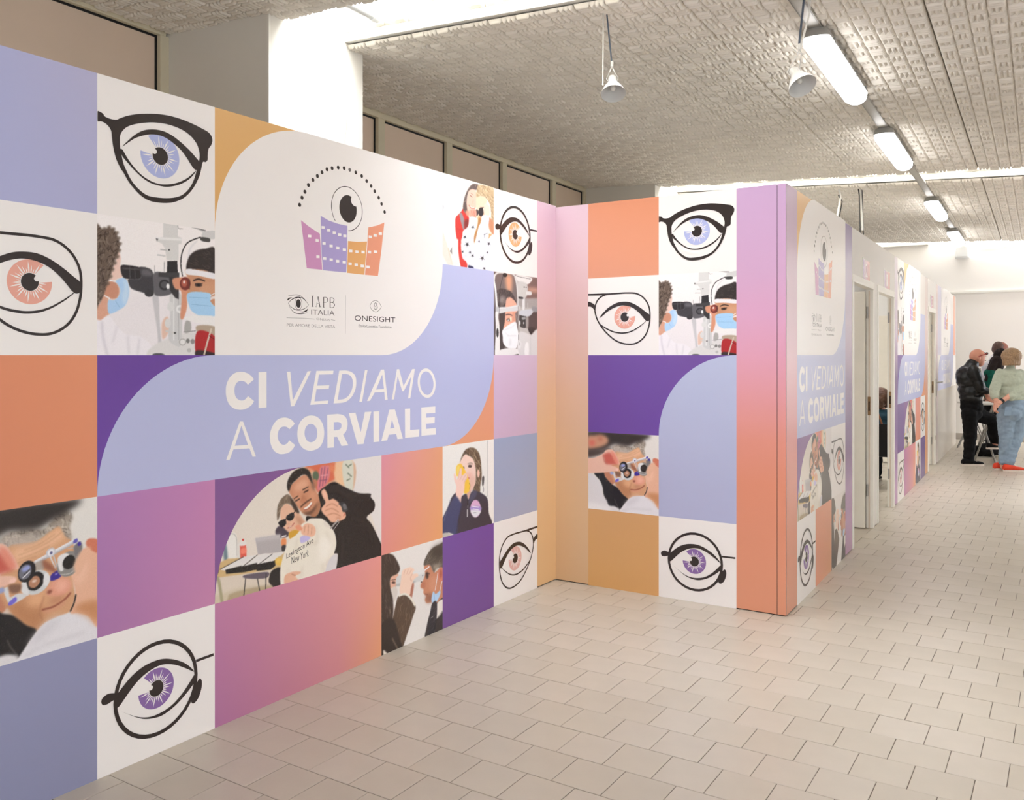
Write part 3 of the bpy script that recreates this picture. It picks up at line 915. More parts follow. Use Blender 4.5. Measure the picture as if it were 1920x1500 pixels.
def photo_slit_lamp():
    p = Paint(1, 1, 230, 230, mapper('L', (0, 400), 4.545, 0, 1), (241, 236, 234))
    p.poly('815,700 1300,650 1815,700 1815,1250 815,1250', (232, 227, 229), 14)
    H = '805,130 880,140 930,125 980,150 1005,210 1020,270 1010,330 985,400 960,470 940,540 915,600 890,680 850,760 805,790'
    p.poly('1005,300 1030,380 1025,440 1040,480 1045,540 1000,560 960,575 930,575 935,530 960,460 990,390 1000,330', (232, 200, 186), 1)
    p.poly('880,690 925,730 935,830 930,860 860,915 800,925 800,800 850,770', (214, 162, 138), 1)
    p.poly('905,590 960,580 1000,600 1020,660 1000,720 950,730 890,700 880,660', (200, 142, 116), 1.2)
    p.poly(H, (104, 88, 76), 1.2)
    p.fibre(H, (120, 104, 90), 240, 22, 1.6, 1.9, .9, .6, 3)
    p.fibre(H, (70, 56, 48), 200, 20, 1.8, 1.9, .9, .65, 4)
    for x, y in ((890, 135), (930, 122), (965, 138), (995, 170), (1010, 215), (1022, 262), (1015, 318), (1000, 372), (978, 425), (958, 480), (942, 540), (920, 600)):
        p.ell(x, y, 16, 16, (100, 84, 72), 1.2, .8); p.ell(x + 12, y - 6, 8, 7, (112, 96, 84), 1.0, .6)
    p.poly('985,575 1050,550 1085,580 1100,650 1095,710 1070,780 1020,820 940,855 920,820 925,740 970,740 1010,710 1025,650 1000,600', (172, 206, 238), .6)
    p.poly('1050,560 1085,590 1098,650 1090,720 1060,780 1040,700 1060,640', (196, 220, 243), 2)
    p.line('935,572 990,580', 10, (238, 236, 236)); p.line('890,700 940,725', 10, (238, 236, 236)); p.line('985,745 1020,800', 5, (140, 178, 214))
    p.poly('800,920 860,910 930,870 1000,960 1080,1030 1200,1050 1290,1130 1300,1230 800,1230', (236, 232, 236), 1)
    p.line('870,920 880,1050 920,1215', 16, (205, 200, 208), 2); p.line('1090,1040 1100,1200', 10, (206, 202, 208), 2); p.line('1190,1060 1170,1205', 10, (206, 202, 208), 2); p.line('1000,960 960,1100', 10, (210, 206, 212), 2)
    p.poly('1300,700 1350,710 1360,900 1380,1100 1430,1175 1360,1190 1340,1000 1310,800', (198, 196, 198), .8)
    p.poly('1350,1100 1680,1010 1680,1225 1270,1225', (218, 216, 214), 1.2)
    p.poly('1390,85 1515,95 1515,200 1545,210 1545,260 1520,265 1520,400 1420,400 1405,300 1380,260 1335,240 1325,215 1390,205', (214, 213, 210), .5, sm=False)
    p.poly('1325,205 1545,215 1545,235 1330,225', (232, 231, 229), .6, sm=False); p.poly('1328,214 1348,220 1338,242', (70, 68, 66), .5, sm=False)
    p.line('1515,100 1520,130 1558,135', 5, (130, 128, 126)); p.line('1365,310 1420,316', 9, (180, 178, 176)); p.line('1340,355 1410,366', 14, (206, 205, 203)); p.ell(1440, 313, 7, 7, (50, 48, 48))
    p.poly('1380,930 1430,880 1440,1000 1385,1070', (222, 190, 172), 1)
    p.poly('1450,690 1540,690 1552,900 1540,1120 1470,1110 1435,1050 1450,850', (204, 204, 203), .7)
    p.line('1480,720 1480,1080', 10, (228, 228, 227)); p.line('1520,720 1522,1080', 8, (176, 176, 176))
    p.ell(1455, 795, 32, 38, (218, 218, 216)); p.ell(1530, 815, 30, 34, (232, 232, 231)); p.ell(1530, 815, 14, 16, (196, 196, 196))
    p.ell(1430, 935, 26, 40, (216, 215, 213)); p.line('1410,1000 1500,1020', 14, (205, 203, 200)); p.ell(1490, 1018, 10, 8, (60, 58, 56))
    p.ell(1555, 1095, 30, 30, (170, 168, 166)); p.ell(1555, 1095, 22, 22, (226, 225, 223)); p.ell(1600, 1085, 16, 20, (120, 118, 116)); p.ell(1640, 1090, 18, 22, (140, 138, 136)); p.ell(1610, 1165, 18, 18, (186, 184, 182)); p.ell(1350, 1208, 55, 20, (80, 80, 84))
    p.poly('1580,920 1620,920 1625,1000 1570,1015', (170, 168, 164), .8); p.line('1560,1010 1670,1000', 8, (150, 148, 146))
    p.poly('1030,450 1100,443 1190,460 1205,470 1200,552 1130,562 1050,545', (46, 42, 44), .6)
    p.line('1105,450 1110,555', 6, (84, 82, 84)); p.line('1150,455 1152,555', 5, (84, 82, 84)); p.line('1045,470 1190,478', 8, (90, 88, 90), 1)
    p.poly('1190,460 1280,475 1310,530 1320,600 1300,690 1200,670 1120,640 1095,590 1100,560 1200,552', (62, 60, 64), .6)
    p.poly('1210,480 1275,485 1300,530 1215,530', (96, 94, 98), 2); p.ell(1272, 680, 40, 32, (56, 54, 56))
    p.poly('1310,510 1400,508 1460,540 1490,640 1440,695 1330,702 1310,640', (96, 94, 98), .7)
    p.ell(1400, 610, 46, 46, (48, 47, 50)); p.ell(1400, 610, 30, 30, (82, 80, 84)); p.ell(1432, 622, 14, 24, (250, 250, 250), .8)
    p.poly('1425,408 1510,405 1515,512 1420,512', (42, 40, 42), .5, sm=False); p.poly('1352,503 1527,505 1527,556 1350,540', (62, 61, 63), .5, sm=False)
    p.poly('1440,540 1525,550 1522,732 1492,720 1450,660', (50, 48, 50), .6, sm=False); p.line('1318,445 1318,520', 6, (150, 148, 148)); p.line('1400,410 1398,505', 6, (150, 148, 148))
    p.line('1555,540 1540,440 1550,340 1590,260 1650,225 1710,205', 11, (50, 47, 47))
    p.line('1600,400 1620,300 1680,235', 14, (224, 222, 222), 1)
    p.poly('1630,115 1760,150 1830,150 1830,218 1740,215 1715,190 1720,160', (206, 205, 203), .6); p.line('1632,118 1750,150', 10, (120, 118, 116)); p.poly('1710,205 1782,215 1782,246 1715,236', (70, 68, 66), .5)
    p.poly('1590,475 1830,505 1830,700 1600,690 1588,640 1600,560', (198, 144, 110), .8)
    p.poly('1700,600 1830,600 1830,690 1700,690', (208, 156, 122), 6)
    p.poly('1588,480 1595,410 1625,350 1680,315 1750,303 1830,303 1830,520 1760,490 1700,480 1640,478', (50, 43, 41), .9)
    p.fibre('1588,480 1595,410 1625,350 1680,315 1750,303 1830,303 1830,500 1640,478', (76, 66, 60), 60, 16, 1.2, .3, .5, .5, 5)
    p.poly('1590,475 1700,488 1830,515 1830,560 1700,535 1590,520', (232, 230, 232), .5)
    p.line('1645,575 1690,560 1745,578', 13, (54, 38, 32), .6); p.ell(1690, 612, 32, 15, (66, 48, 42), .8); p.ell(1690, 612, 12, 10, (30, 22, 20)); p.line('1660,600 1725,598', 6, (46, 34, 30))
    p.poly('1470,560 1560,545 1600,545 1612,600 1592,700 1592,800 1562,895 1535,885 1545,760 1540,660 1490,640', (212, 148, 118), .8)
    p.ell(1577, 600, 46, 56, (118, 50, 42), .6); p.ell(1570, 596, 24, 32, (176, 92, 72), .8); p.ell(1568, 585, 8, 14, (240, 220, 210)); p.line('1612,560 1612,650', 8, (60, 40, 38))
    p.poly('1602,678 1782,680 1792,740 1830,790 1830,872 1740,882 1660,852 1615,800', (166, 206, 238), .6)
    p.line('1612,715 1770,722', 5, (138, 180, 216)); p.line('1625,775 1800,790', 5, (138, 180, 216)); p.line('1790,700 1830,680', 6, (236, 236, 236)); p.poly('1790,745 1830,730 1830,790', (196, 142, 108), .6)
    p.poly('1590,880 1680,868 1830,880 1830,958 1600,912', (234, 232, 230), .7)
    p.poly('1680,955 1830,965 1830,1060 1690,1015', (176, 158, 138), .8); p.poly('1678,1005 1830,1050 1830,1225 1678,1225', (172, 36, 38), .7); p.poly('1678,1165 1830,1190 1830,1230 1678,1230', (52, 38, 38), 1)
    p.line('1800,980 1770,1080 1735,1215', 17, (206, 190, 172)); p.line('1780,1040 1830,1075', 8, (110, 20, 24))
    return p.mesh('photo_print', 1.03)

def photo_trial_frame():
    p = Paint(1, 1, 230, 230, mapper('B', (1098, 805), 8.824, 0, 3), (222, 219, 213))
    G = '440,300 520,260 640,270 760,300 820,240 900,170 960,190 995,250 965,330 985,445 930,400 880,300 800,330 700,380 600,370 520,360 480,375'
    p.poly('480,380 560,365 700,380 800,320 880,295 935,380 975,440 1005,520 1012,700 1000,850 1012,980 970,1090 870,1105 780,1115 700,1160 620,1085 540,985 480,885 440,912 380,865 300,755 275,690 420,620', (208, 158, 120), 1)
    p.poly('520,420 700,400 880,320 935,400 760,480 560,530', (230, 186, 150), 6)
    p.poly('480,880 600,850 740,960 750,1060 700,1160 600,1075', (184, 130, 92), 6); p.poly('620,860 740,830 760,900 720,960 640,930', (222, 170, 130), 6)
    for q in ('560,470 660,455 790,420 900,360', '560,505 680,490 800,455', '600,440 720,420 850,360', '550,535 640,520 700,520'): p.line(q, 7, (178, 128, 96), 1.2, .7)
    p.line('735,940 725,1010 745,1090', 8, (164, 112, 80), 1.5); p.line('760,880 735,950', 8, (176, 120, 90), 1.5)
    p.poly('800,800 850,755 920,765 985,830 965,905 880,925 800,890 778,850', (222, 158, 134), 2.5); p.ell(802, 858, 20, 16, (136, 76, 60), 1.5); p.poly('860,800 930,800 940,860 880,880', (234, 178, 156), 4)
    p.line('740,995 830,1000 920,970 975,925', 15, (134, 68, 54), 1); p.line('760,1020 850,1030 930,995', 18, (208, 150, 122), 2); p.ell(860, 950, 60, 20, (186, 128, 100), 4)
    p.poly('300,700 400,720 470,880 430,905 370,850', (190, 128, 100), 2)
    p.poly(G, (156, 146, 134), 2); p.fibre(G, (196, 186, 172), 120, 30, 1.6, .9, .8, .6, 6); p.fibre(G, (90, 82, 76), 70, 26, 1.6, .9, .8, .5, 7)
    p.poly('30,40 1010,85 960,185 800,245 700,285 560,262 480,250 400,285 280,345 30,345', (46, 41, 39), 5)
    p.poly('30,120 140,100 260,88 350,130 385,190 330,262 200,312 30,325', (196, 146, 116), 5); p.ell(108, 225, 52, 46, (206, 96, 84), 6); p.ell(245, 160, 40, 25, (160, 80, 64), 6)
    p.poly('30,340 280,330 400,305 430,350 300,405 150,455 30,465', (74, 60, 54), 5)
    p.poly('440,320 520,290 600,330 700,320 700,370 560,370', (186, 174, 164), 5)
    p.poly('140,715 290,708 330,790 440,910 520,960 620,1080 700,1155 640,1235 570,1335 500,1295 380,1260 300,1080 280,960 240,850', (34, 32, 33), 1.2)
    p.line('480,1150 510,1230 555,1310', 7, (96, 92, 90), 1); p.line('235,760 225,830', 6, (120, 116, 112), 1); p.ell(350, 850, 14, 12, (80, 60, 54), 1)
    p.poly('30,725 130,760 220,840 280,960 290,1080 350,1170 385,1260 480,1270 565,1335 400,1370 30,1340', (216, 214, 216), 2)
    p.poly('30,1200 250,1240 380,1265 400,1370 30,1340', (230, 229, 230), 6)
    p.poly('560,1340 640,1240 740,1130 830,1105 920,1100 1020,1120 1120,1190 1220,1290 1220,1460 560,1380', (222, 220, 224), 1.2)
    p.line('600,1340 760,1310 940,1320 1100,1330', 12, (196, 194, 198), 3); p.poly('640,1250 760,1140 900,1110 850,1180 720,1260', (206, 204, 209), 6)
    p.poly('990,690 1040,600 1090,560 1150,570 1220,640 1220,1300 1130,1195 1040,1135 970,1100 1012,960 1000,850 978,760', (224, 176, 148), 1)
    p.poly('1000,1070 1220,1080 1220,1290 1120,1185', (196, 138, 96), 5); p.poly('1010,720 1080,640 1130,720 1080,860 1020,860', (234, 190, 164), 6)
    p.poly('1113,490 1160,483 1220,520 1220,630 1170,605 1113,545', (204, 120, 94), 1); p.line('1020,955 1003,1030 970,1095', 13, (30, 26, 26), .7)
    p.poly('30,500 150,470 290,400 330,350 400,330 460,350 510,430 562,560 562,588 510,572 430,592 330,572 400,592 520,632 548,672 500,692 420,702 330,712 230,722 130,722 30,705', (226, 184, 164), 1)
    p.poly('292,430 340,398 420,398 522,570 480,582 400,582 330,560 310,480', (196, 96, 82), 3); p.poly('420,360 480,400 550,560 500,560 450,460', (222, 140, 120), 3); p.ell(520, 672, 26, 20, (238, 198, 184), 1); p.line('292,420 310,520 360,580', 8, (160, 76, 66), 2)
    p.line('680,572 1030,462', 36, (214, 214, 217), .6); p.line('680,586 1030,476', 8, (150, 150, 156), 1); p.line('690,555 1020,452', 6, (238, 238, 240), .6)
    p.ell(812, 516, 38, 40, (198, 198, 204)); p.ell(812, 516, 26, 28, (232, 232, 235)); p.ell(815, 520, 12, 14, (92, 90, 130))
    p.line('806,550 850,670', 11, (216, 216, 218)); p.line('832,545 862,660', 11, (190, 190, 194)); p.poly('803,745 820,708 870,688 898,720 884,760 820,768', (62, 46, 144), .6); p.ell(855, 720, 12, 9, (120, 110, 200))
    p.poly('680,580 750,570 760,640 700,650', (170, 160, 150), 1); p.poly('750,560 830,640 850,700 760,640', (150, 96, 74), 2)
    p.ell(700, 742, 104, 102, (204, 207, 207)); p.ell(690, 728, 70, 80, (34, 32, 32)); p.ell(682, 732, 44, 50, (176, 128, 100)); p.ell(682, 725, 18, 12, (222, 200, 186), 1)
    p.poly('590,700 620,720 640,830 600,810 580,760', (222, 222, 222), .7); p.poly('770,680 805,740 780,800 750,760', (224, 224, 224), .7)
    p.ell(625, 625, 68, 90, (38, 36, 38), rot=.1); p.ell(612, 627, 47, 62, (112, 112, 122), rot=.1); p.poly('590,590 640,575 650,610 600,620', (150, 160, 210), 1.2); p.line('595,670 650,630', 8, (236, 236, 238)); p.line('600,650 650,610', 5, (40, 38, 40))
    p.poly('455,720 490,715 500,800 560,790 625,830 550,862 500,862 470,790', (212, 212, 212), .6); p.poly('490,845 540,812 548,850 500,872', (116, 106, 206), .6); p.poly('400,715 450,700 460,740 420,745', (150, 160, 200), 1); p.poly('490,700 580,720 570,780 510,770', (130, 96, 78), 1.5)
    p.ell(960, 660, 100, 112, (138, 136, 133)); p.poly('868,580 930,556 965,590 912,640 912,705 880,690', (222, 222, 222), .6); p.ell(962, 645, 54, 62, (34, 32, 32)); p.line('890,735 960,750 1000,735', 7, (190, 186, 180)); p.line('950,520 1010,530', 8, (180, 176, 172)); p.poly('1000,520 1060,490 1075,560 1030,640', (120, 116, 118), 1)
    p.poly('1000,460 1030,450 1035,480 1000,488', (98, 92, 180), .5); p.poly('1035,490 1060,488 1062,520 1038,520', (66, 54, 150), .5)
    # the sleeve and hand in front again
    p.poly('1000,700 1040,605 1090,562 1150,572 1100,700 1040,800', (226, 180, 152), 2)
    return p.mesh('photo_print', 1.045)

def photo_binocular_pair():
    p = Paint(1, 1, 150, 190, mapper('L', (825, 335), 8.333, 4, 0), (240, 236, 227))
    p.poly('20,410 70,408 190,1050 160,1120 20,760', (246, 246, 245), .6, sm=False); p.line('62,430 182,1030', 7, (186, 186, 186)); p.poly('20,420 60,410 60,480 20,560', (200, 200, 200), 1); p.poly('20,760 130,1080 190,1350 130,1350 20,1100', (224, 217, 205), 1); p.line('130,1080 200,1350', 20, (206, 194, 172), 1); p.poly('190,1060 195,1192 158,1130', (52, 50, 50), .5, sm=False)
    p.poly('190,960 280,950 300,1350 200,1350', (236, 230, 222), 3)
    p.poly('360,470 400,540 450,600 450,700 420,760 360,820 350,900 330,980 340,1150 420,1300 415,1395 330,1380 290,1150 285,950 265,940 243,800 243,620 300,550 340,500', (208, 58, 52), .7)
    p.line('260,780 330,800', 8, (176, 40, 40), 1.5); p.line('300,960 330,1000', 8, (176, 40, 40), 1.5); p.poly('303,562 340,540 382,660 372,800 345,740', (146, 136, 140), .7); p.poly('380,660 450,640 440,760 390,800', (130, 50, 50), 2)
    p.poly('510,85 600,98 592,172 540,182 470,192 430,260 420,380 432,480 420,560 385,522 358,470 365,380 390,270 440,160', (98, 82, 78), 1); p.fibre('510,85 600,98 540,182 430,260 432,480 420,560 358,470 390,270', (150, 130, 118), 50, 34, 1.2, 1.9, .3, .5, 8)
    p.poly('460,185 540,175 575,250 575,400 550,475 470,505 432,505 418,400 425,300', (232, 186, 166), .8); p.line('468,262 505,292', 10, (96, 66, 58)); p.line('478,225 520,260', 6, (120, 90, 80)); p.line('448,412 490,462 545,462', 14, (206, 106, 98)); p.line('462,425 500,455 535,450', 6, (246, 240, 236)); p.line('520,330 505,390', 8, (206, 150, 132), 1.2); p.poly('400,505 460,510 450,600 410,560', (206, 150, 128), 1.5)
    K = '600,98 700,108 845,185 845,700 800,640 790,480 740,330 640,270 570,290 568,200'
    p.poly('568,290 650,265 735,340 705,420 685,475 600,485 568,470', (240, 202, 174), 1); p.poly(K, (190, 164, 128), 1); p.fibre(K, (226, 204, 168), 60, 40, 1.4, 1.0, .5, .5, 9); p.fibre(K, (140, 112, 86), 60, 40, 1.4, 1.1, .5, .5, 10)
    p.poly('750,600 845,700 845,900 790,830 760,760', (196, 138, 106), 1.5); p.poly('690,500 700,560 640,660 590,640 590,580', (232, 180, 140), 1.5)
    p.ell(640, 520, 42, 72, (54, 50, 52), .6); p.ell(575, 530, 26, 52, (70, 60, 60), .6); p.line('640,460 720,440', 14, (70, 60, 58))
    p.poly('690,410 730,393 772,440 772,560 740,605 690,565 678,480', (248, 212, 190), .7); p.line('700,430 690,560', 6, (220, 170, 146)); p.poly('460,500 510,480 562,490 562,615 470,605', (226, 158, 138), .8); p.line('490,500 500,570', 8, (190, 90, 80)); p.line('530,500 535,580', 8, (190, 90, 80))
    p.poly('525,920 580,740 600,620 642,640 590,850 530,1010', (176, 126, 78), 1); p.poly('745,860 845,880 800,935 745,930', (196, 160, 110), 1)
    p.poly('465,600 562,620 556,760 530,830 530,1000 545,1040 540,1405 450,1380 410,1295 350,1230 338,1050 370,830 440,740', (216, 220, 226), .8)
    p.poly('660,578 762,600 750,760 760,900 740,960 845,890 845,1470 520,1420 545,1040 600,760 640,690', (222, 224, 235), .8)
    for q in ('440,780 520,740', '400,960 500,930 530,960', '360,1230 430,1180 480,1100', '640,1000 720,980 740,1040', '760,1060 740,1180', '600,1300 660,1180'): p.line(q, 14, (190, 194, 208), 2.5, .8)
    for x, y, r in ((515, 758, 13), (390, 910, 13), (425, 1025, 20), (355, 1140, 10), (660, 1240, 20), (760, 1015, 15), (610, 980, 9), (470, 1150, 12), (510, 1200, 13), (740, 1150, 9), (690, 1400, 12)):
        p.ell(x, y, r, r * 1.2, (50, 50, 54), .5)
        for t in (0.6, 1.7, 2.9, 4.0, 5.2): p.line('%f,%f %f,%f' % (x, y, x + 2.3 * r * math.cos(t), y + 2.3 * r * math.sin(t)), 5, (80, 80, 86), .3, .7)
    p.line('680,880 740,850', 6, (70, 70, 74)); p.line('700,850 690,920', 5, (70, 70, 74)); p.poly('445,1350 520,1375 515,1410 450,1400', (48, 56, 90), .8)
    return p.mesh('photo_print', 1.045)

def photo_mask_exam():
    p = Paint(1, 1, 150, 190, mapper('L', (920, 505), 9.09, 5, 1), (110, 97, 94))
    p.poly('20,30 60,30 80,300 70,1480 20,1480', (70, 62, 66), 1.5)
    p.poly('430,110 800,140 800,1480 500,1480 470,470 440,250', (186, 182, 178), 1.5); p.poly('640,190 800,150 800,500 620,520 560,400', (120, 94, 86), 3); p.poly('640,320 800,330 800,390 650,380', (196, 150, 130), 4)
    p.poly('440,100 690,150 680,220 600,260 450,190', (222, 220, 217), .8); p.line('440,120 680,170', 10, (120, 118, 116)); p.poly('470,220 620,260 610,470 480,465', (196, 194, 190), 1.5); p.ell(570, 306, 10, 12, (50, 46, 46)); p.ell(604, 310, 9, 10, (50, 46, 46)); p.poly('610,380 690,385 690,440 610,435', (214, 213, 211), .8)
    p.poly('470,530 800,500 800,640 640,660 500,640', (160, 154, 150), 2)
    p.poly('262,110 345,100 365,200 352,375 290,375 258,250', (222, 160, 126), 5)
    H = '100,370 170,330 270,350 360,400 445,575 400,525 330,475 270,505 250,620 250,740 240,900 215,1000 205,1100 210,1230 240,1335 150,1370 148,700 110,640 55,600 55,430'
    p.poly('270,480 340,460 425,565 445,620 445,720 412,760 422,905 330,965 222,1015 222,920 245,740 250,620', (230, 168, 144), .8)
    p.poly(H, (62, 50, 48), .9); p.poly('160,470 250,470 235,570 155,570', (150, 138, 134), 5); p.fibre('100,370 170,330 270,350 360,400 400,520 260,500 250,640 60,600', (120, 104, 98), 60, 40, 1.2, 1.9, .4, .5, 11); p.poly('40,420 110,400 100,640 50,620', (120, 112, 114), 4)
    p.line('258,775 320,768 375,792', 17, (76, 50, 44), .8); p.ell(312, 860, 42, 25, (96, 64, 54), 1); p.ell(300, 870, 14, 16, (200, 190, 184)); p.ell(343, 850, 15, 38, (255, 236, 205), 1); p.poly('370,740 415,730 415,880 380,900', (214, 150, 124), 3)
    p.line('70,90 60,200 85,350 105,600 112,740', 42, (228, 227, 225), .7); p.line('70,110 130,58 260,62 380,85 430,180 458,400 465,640', 34, (208, 206, 203), .7)
    p.poly('148,650 300,640 472,608 472,702 300,720 148,748', (208, 207, 207), .6); p.line('150,665 300,655 470,625', 8, (232, 231, 230)); p.poly('90,650 140,645 145,745 95,750', (186, 186, 188), .7)
    p.poly('82,740 132,740 132,830 152,1000 152,1480 76,1480 92,1000', (230, 228, 226), .7); p.ell(118, 1080, 21, 78, (40, 38, 38), .6); p.line('125,760 122,1010', 6, (150, 148, 146)); p.line('215,110 165,300 152,480 150,740', 9, (40, 38, 38)); p.ell(245, 100, 38, 36, (38, 34, 34))
    p.poly('212,1022 412,893 452,1000 472,1100 472,1200 440,1335 380,1350 290,1335 220,1262 207,1150', (236, 236, 238), .7); p.line('225,1040 360,985 430,920', 7, (206, 206, 210), 1); p.line('290,1130 440,1130', 6, (196, 196, 200), 1); p.poly('320,1190 350,1185 345,1290 310,1290', (222, 222, 224), 2); p.line('310,1130 250,1080', 6, (206, 206, 210), 1)
    p.poly('488,780 600,790 800,690 800,1040 690,1115 640,1005 560,995 500,965', (76, 62, 60), .8); p.poly('500,795 605,800 600,985 510,965', (40, 38, 38), .8); p.ell(495, 912, 13, 42, (226, 226, 224), .8); p.ell(562, 915, 10, 22, (170, 168, 166)); p.poly('530,820 590,815 590,850 540,860', (150, 150, 150), 1); p.poly('600,800 640,790 640,990 600,985', (150, 144, 140), 1.5); p.poly('640,1000 760,1000 700,1110 660,1080', (52, 42, 40), 1)
    p.poly('488,770 520,700 700,680 735,705 650,800', (196, 200, 206), .8); p.poly('700,640 800,650 800,720 720,720', (140, 140, 142), 1.5); p.poly('543,498 577,498 578,672 540,682', (220, 220, 219), .6); p.line('632,570 632,660', 14, (200, 200, 198)); p.poly('480,468 552,480 550,505 480,500', (46, 40, 40), .8); p.line('470,620 475,900', 16, (150, 140, 136), 1); p.line('430,780 470,900 490,1090', 14, (150, 142, 138), 1)
    p.poly('500,1060 670,1110 690,1115 800,1035 800,1480 460,1480 480,1200', (212, 210, 209), 1.2); p.poly('590,1270 642,1258 642,1480 580,1450', (234, 233, 232), .7); p.line('680,1120 680,1470', 8, (186, 184, 182), 1); p.ell(490, 1280, 32, 72, (222, 221, 221), .8); p.ell(490, 1270, 14, 26, (190, 189, 188), .8); p.line('470,1110 470,1200', 10, (90, 84, 82))
    p.poly('150,1380 300,1340 440,1350 475,1405 475,1480 150,1480', (228, 226, 224), .8); p.poly('380,1470 470,1440 470,1480', (50, 46, 46), .8)
    return p.mesh('photo_print', 1.045)

def photo_yellow_occluder():
    p = Paint(1, 1, 150, 190, mapper('L', (825, 825), 8.108, 4, 3), (230, 228, 222))
    p.line('722,10 722,860', 9, (166, 164, 160)); p.poly('735,0 830,-20 830,1300 740,1320', (234, 230, 224), 1); p.poly('640,570 668,560 662,680 640,690', (70, 66, 64), .7); p.line('650,690 662,760 648,800', 10, (120, 116, 112))
    H = '300,345 340,230 390,150 460,118 530,130 590,200 615,300 627,420 632,560 612,690 602,810 540,785 495,765 540,640 540,420 500,290 430,240 380,220 330,290'
    p.poly('330,290 380,215 440,245 515,300 545,420 548,600 522,705 440,805 400,835 368,765 320,560 298,360', (236, 206, 192), .9)
    p.poly('430,600 540,560 520,700 440,790', (222, 182, 164), 4); p.poly('400,790 470,760 470,880 430,920', (214, 170, 150), 2)
    p.poly(H, (108, 88, 68), .9); p.fibre(H, (186, 164, 128), 90, 46, 1.4, 1.2, .5, .5, 12); p.fibre(H, (70, 56, 44), 70, 46, 1.4, 1.4, .4, .5, 13)
    p.ell(582, 510, 20, 60, (230, 190, 172), 1); p.ell(455, 400, 30, 22, (78, 58, 52), .8); p.line('420,365 470,352 500,372', 10, (130, 104, 88), 1); p.ell(357, 425, 15, 20, (84, 62, 56), .8); p.ell(436, 580, 15, 12, (190, 76, 76), .8); p.line('410,500 395,540', 8, (214, 170, 152), 1); p.ell(450, 540, 30, 40, (226, 160, 140), 5)
    p.poly('248,430 268,380 310,363 342,390 385,470 425,560 455,680 445,770 400,812 362,800 350,700 290,560 252,545', (242, 194, 66), .8); p.poly('255,420 285,385 300,400 280,520 258,530', (250, 216, 110), 2); p.line('440,650 458,690 445,750', 6, (130, 110, 60))
    p.poly('212,515 240,540 262,600 300,450 332,440 332,540 392,498 408,520 412,580 380,640 370,760 342,840 322,955 236,885 240,780 250,700 222,620', (236, 200, 186), .8)
    for q in ('300,470 275,590', '335,540 300,610', '390,530 340,620', '405,570 360,660'): p.line(q, 6, (206, 160, 144), .8)
    p.poly('240,805 180,870 130,1000 60,1150 25,1250 25,1430 240,1460 760,1320 738,1100 722,900 650,820 560,778 480,790 432,905 400,820 330,860 312,955 250,880', (60, 54, 66), .8)
    p.poly('230,850 322,962 332,1000 280,1200 240,1460 25,1430 25,1250 120,1050', (66, 70, 106), 1.5); p.line('330,980 290,1180 245,1440', 8, (40, 36, 48), 1.5); p.line('170,880 110,1060 60,1230', 8, (120, 124, 150), 1); p.poly('480,790 560,780 530,880 440,960', (76, 74, 96), 2); p.line('660,900 690,1100', 12, (50, 44, 52), 3)
    p.line('418,900 422,1060', 9, (30, 28, 32)); p.line('418,1050 416,1165', 24, (176, 176, 180)); p.line('424,990 424,1030', 10, (200, 200, 204))
    p.ell(540, 1040, 78, 132, (214, 170, 204), .7); p.poly('470,1010 612,1010 614,1070 468,1060', (164, 144, 206), 1.5); p.poly('466,1065 614,1075 600,1120 545,1170 500,1150', (222, 222, 227), 1.2); p.line('490,1005 590,1020', 12, (236, 232, 240)); p.line('500,1045 585,1060', 12, (236, 232, 240)); p.line('500,1105 550,1102', 7, (110, 106, 116))
    p.poly('25,1430 130,1403 222,1452 60,1520 25,1520', (188, 184, 176), .8); p.line('130,1405 225,1452', 7, (226, 222, 216))
    return p.mesh('photo_print', 1.045)

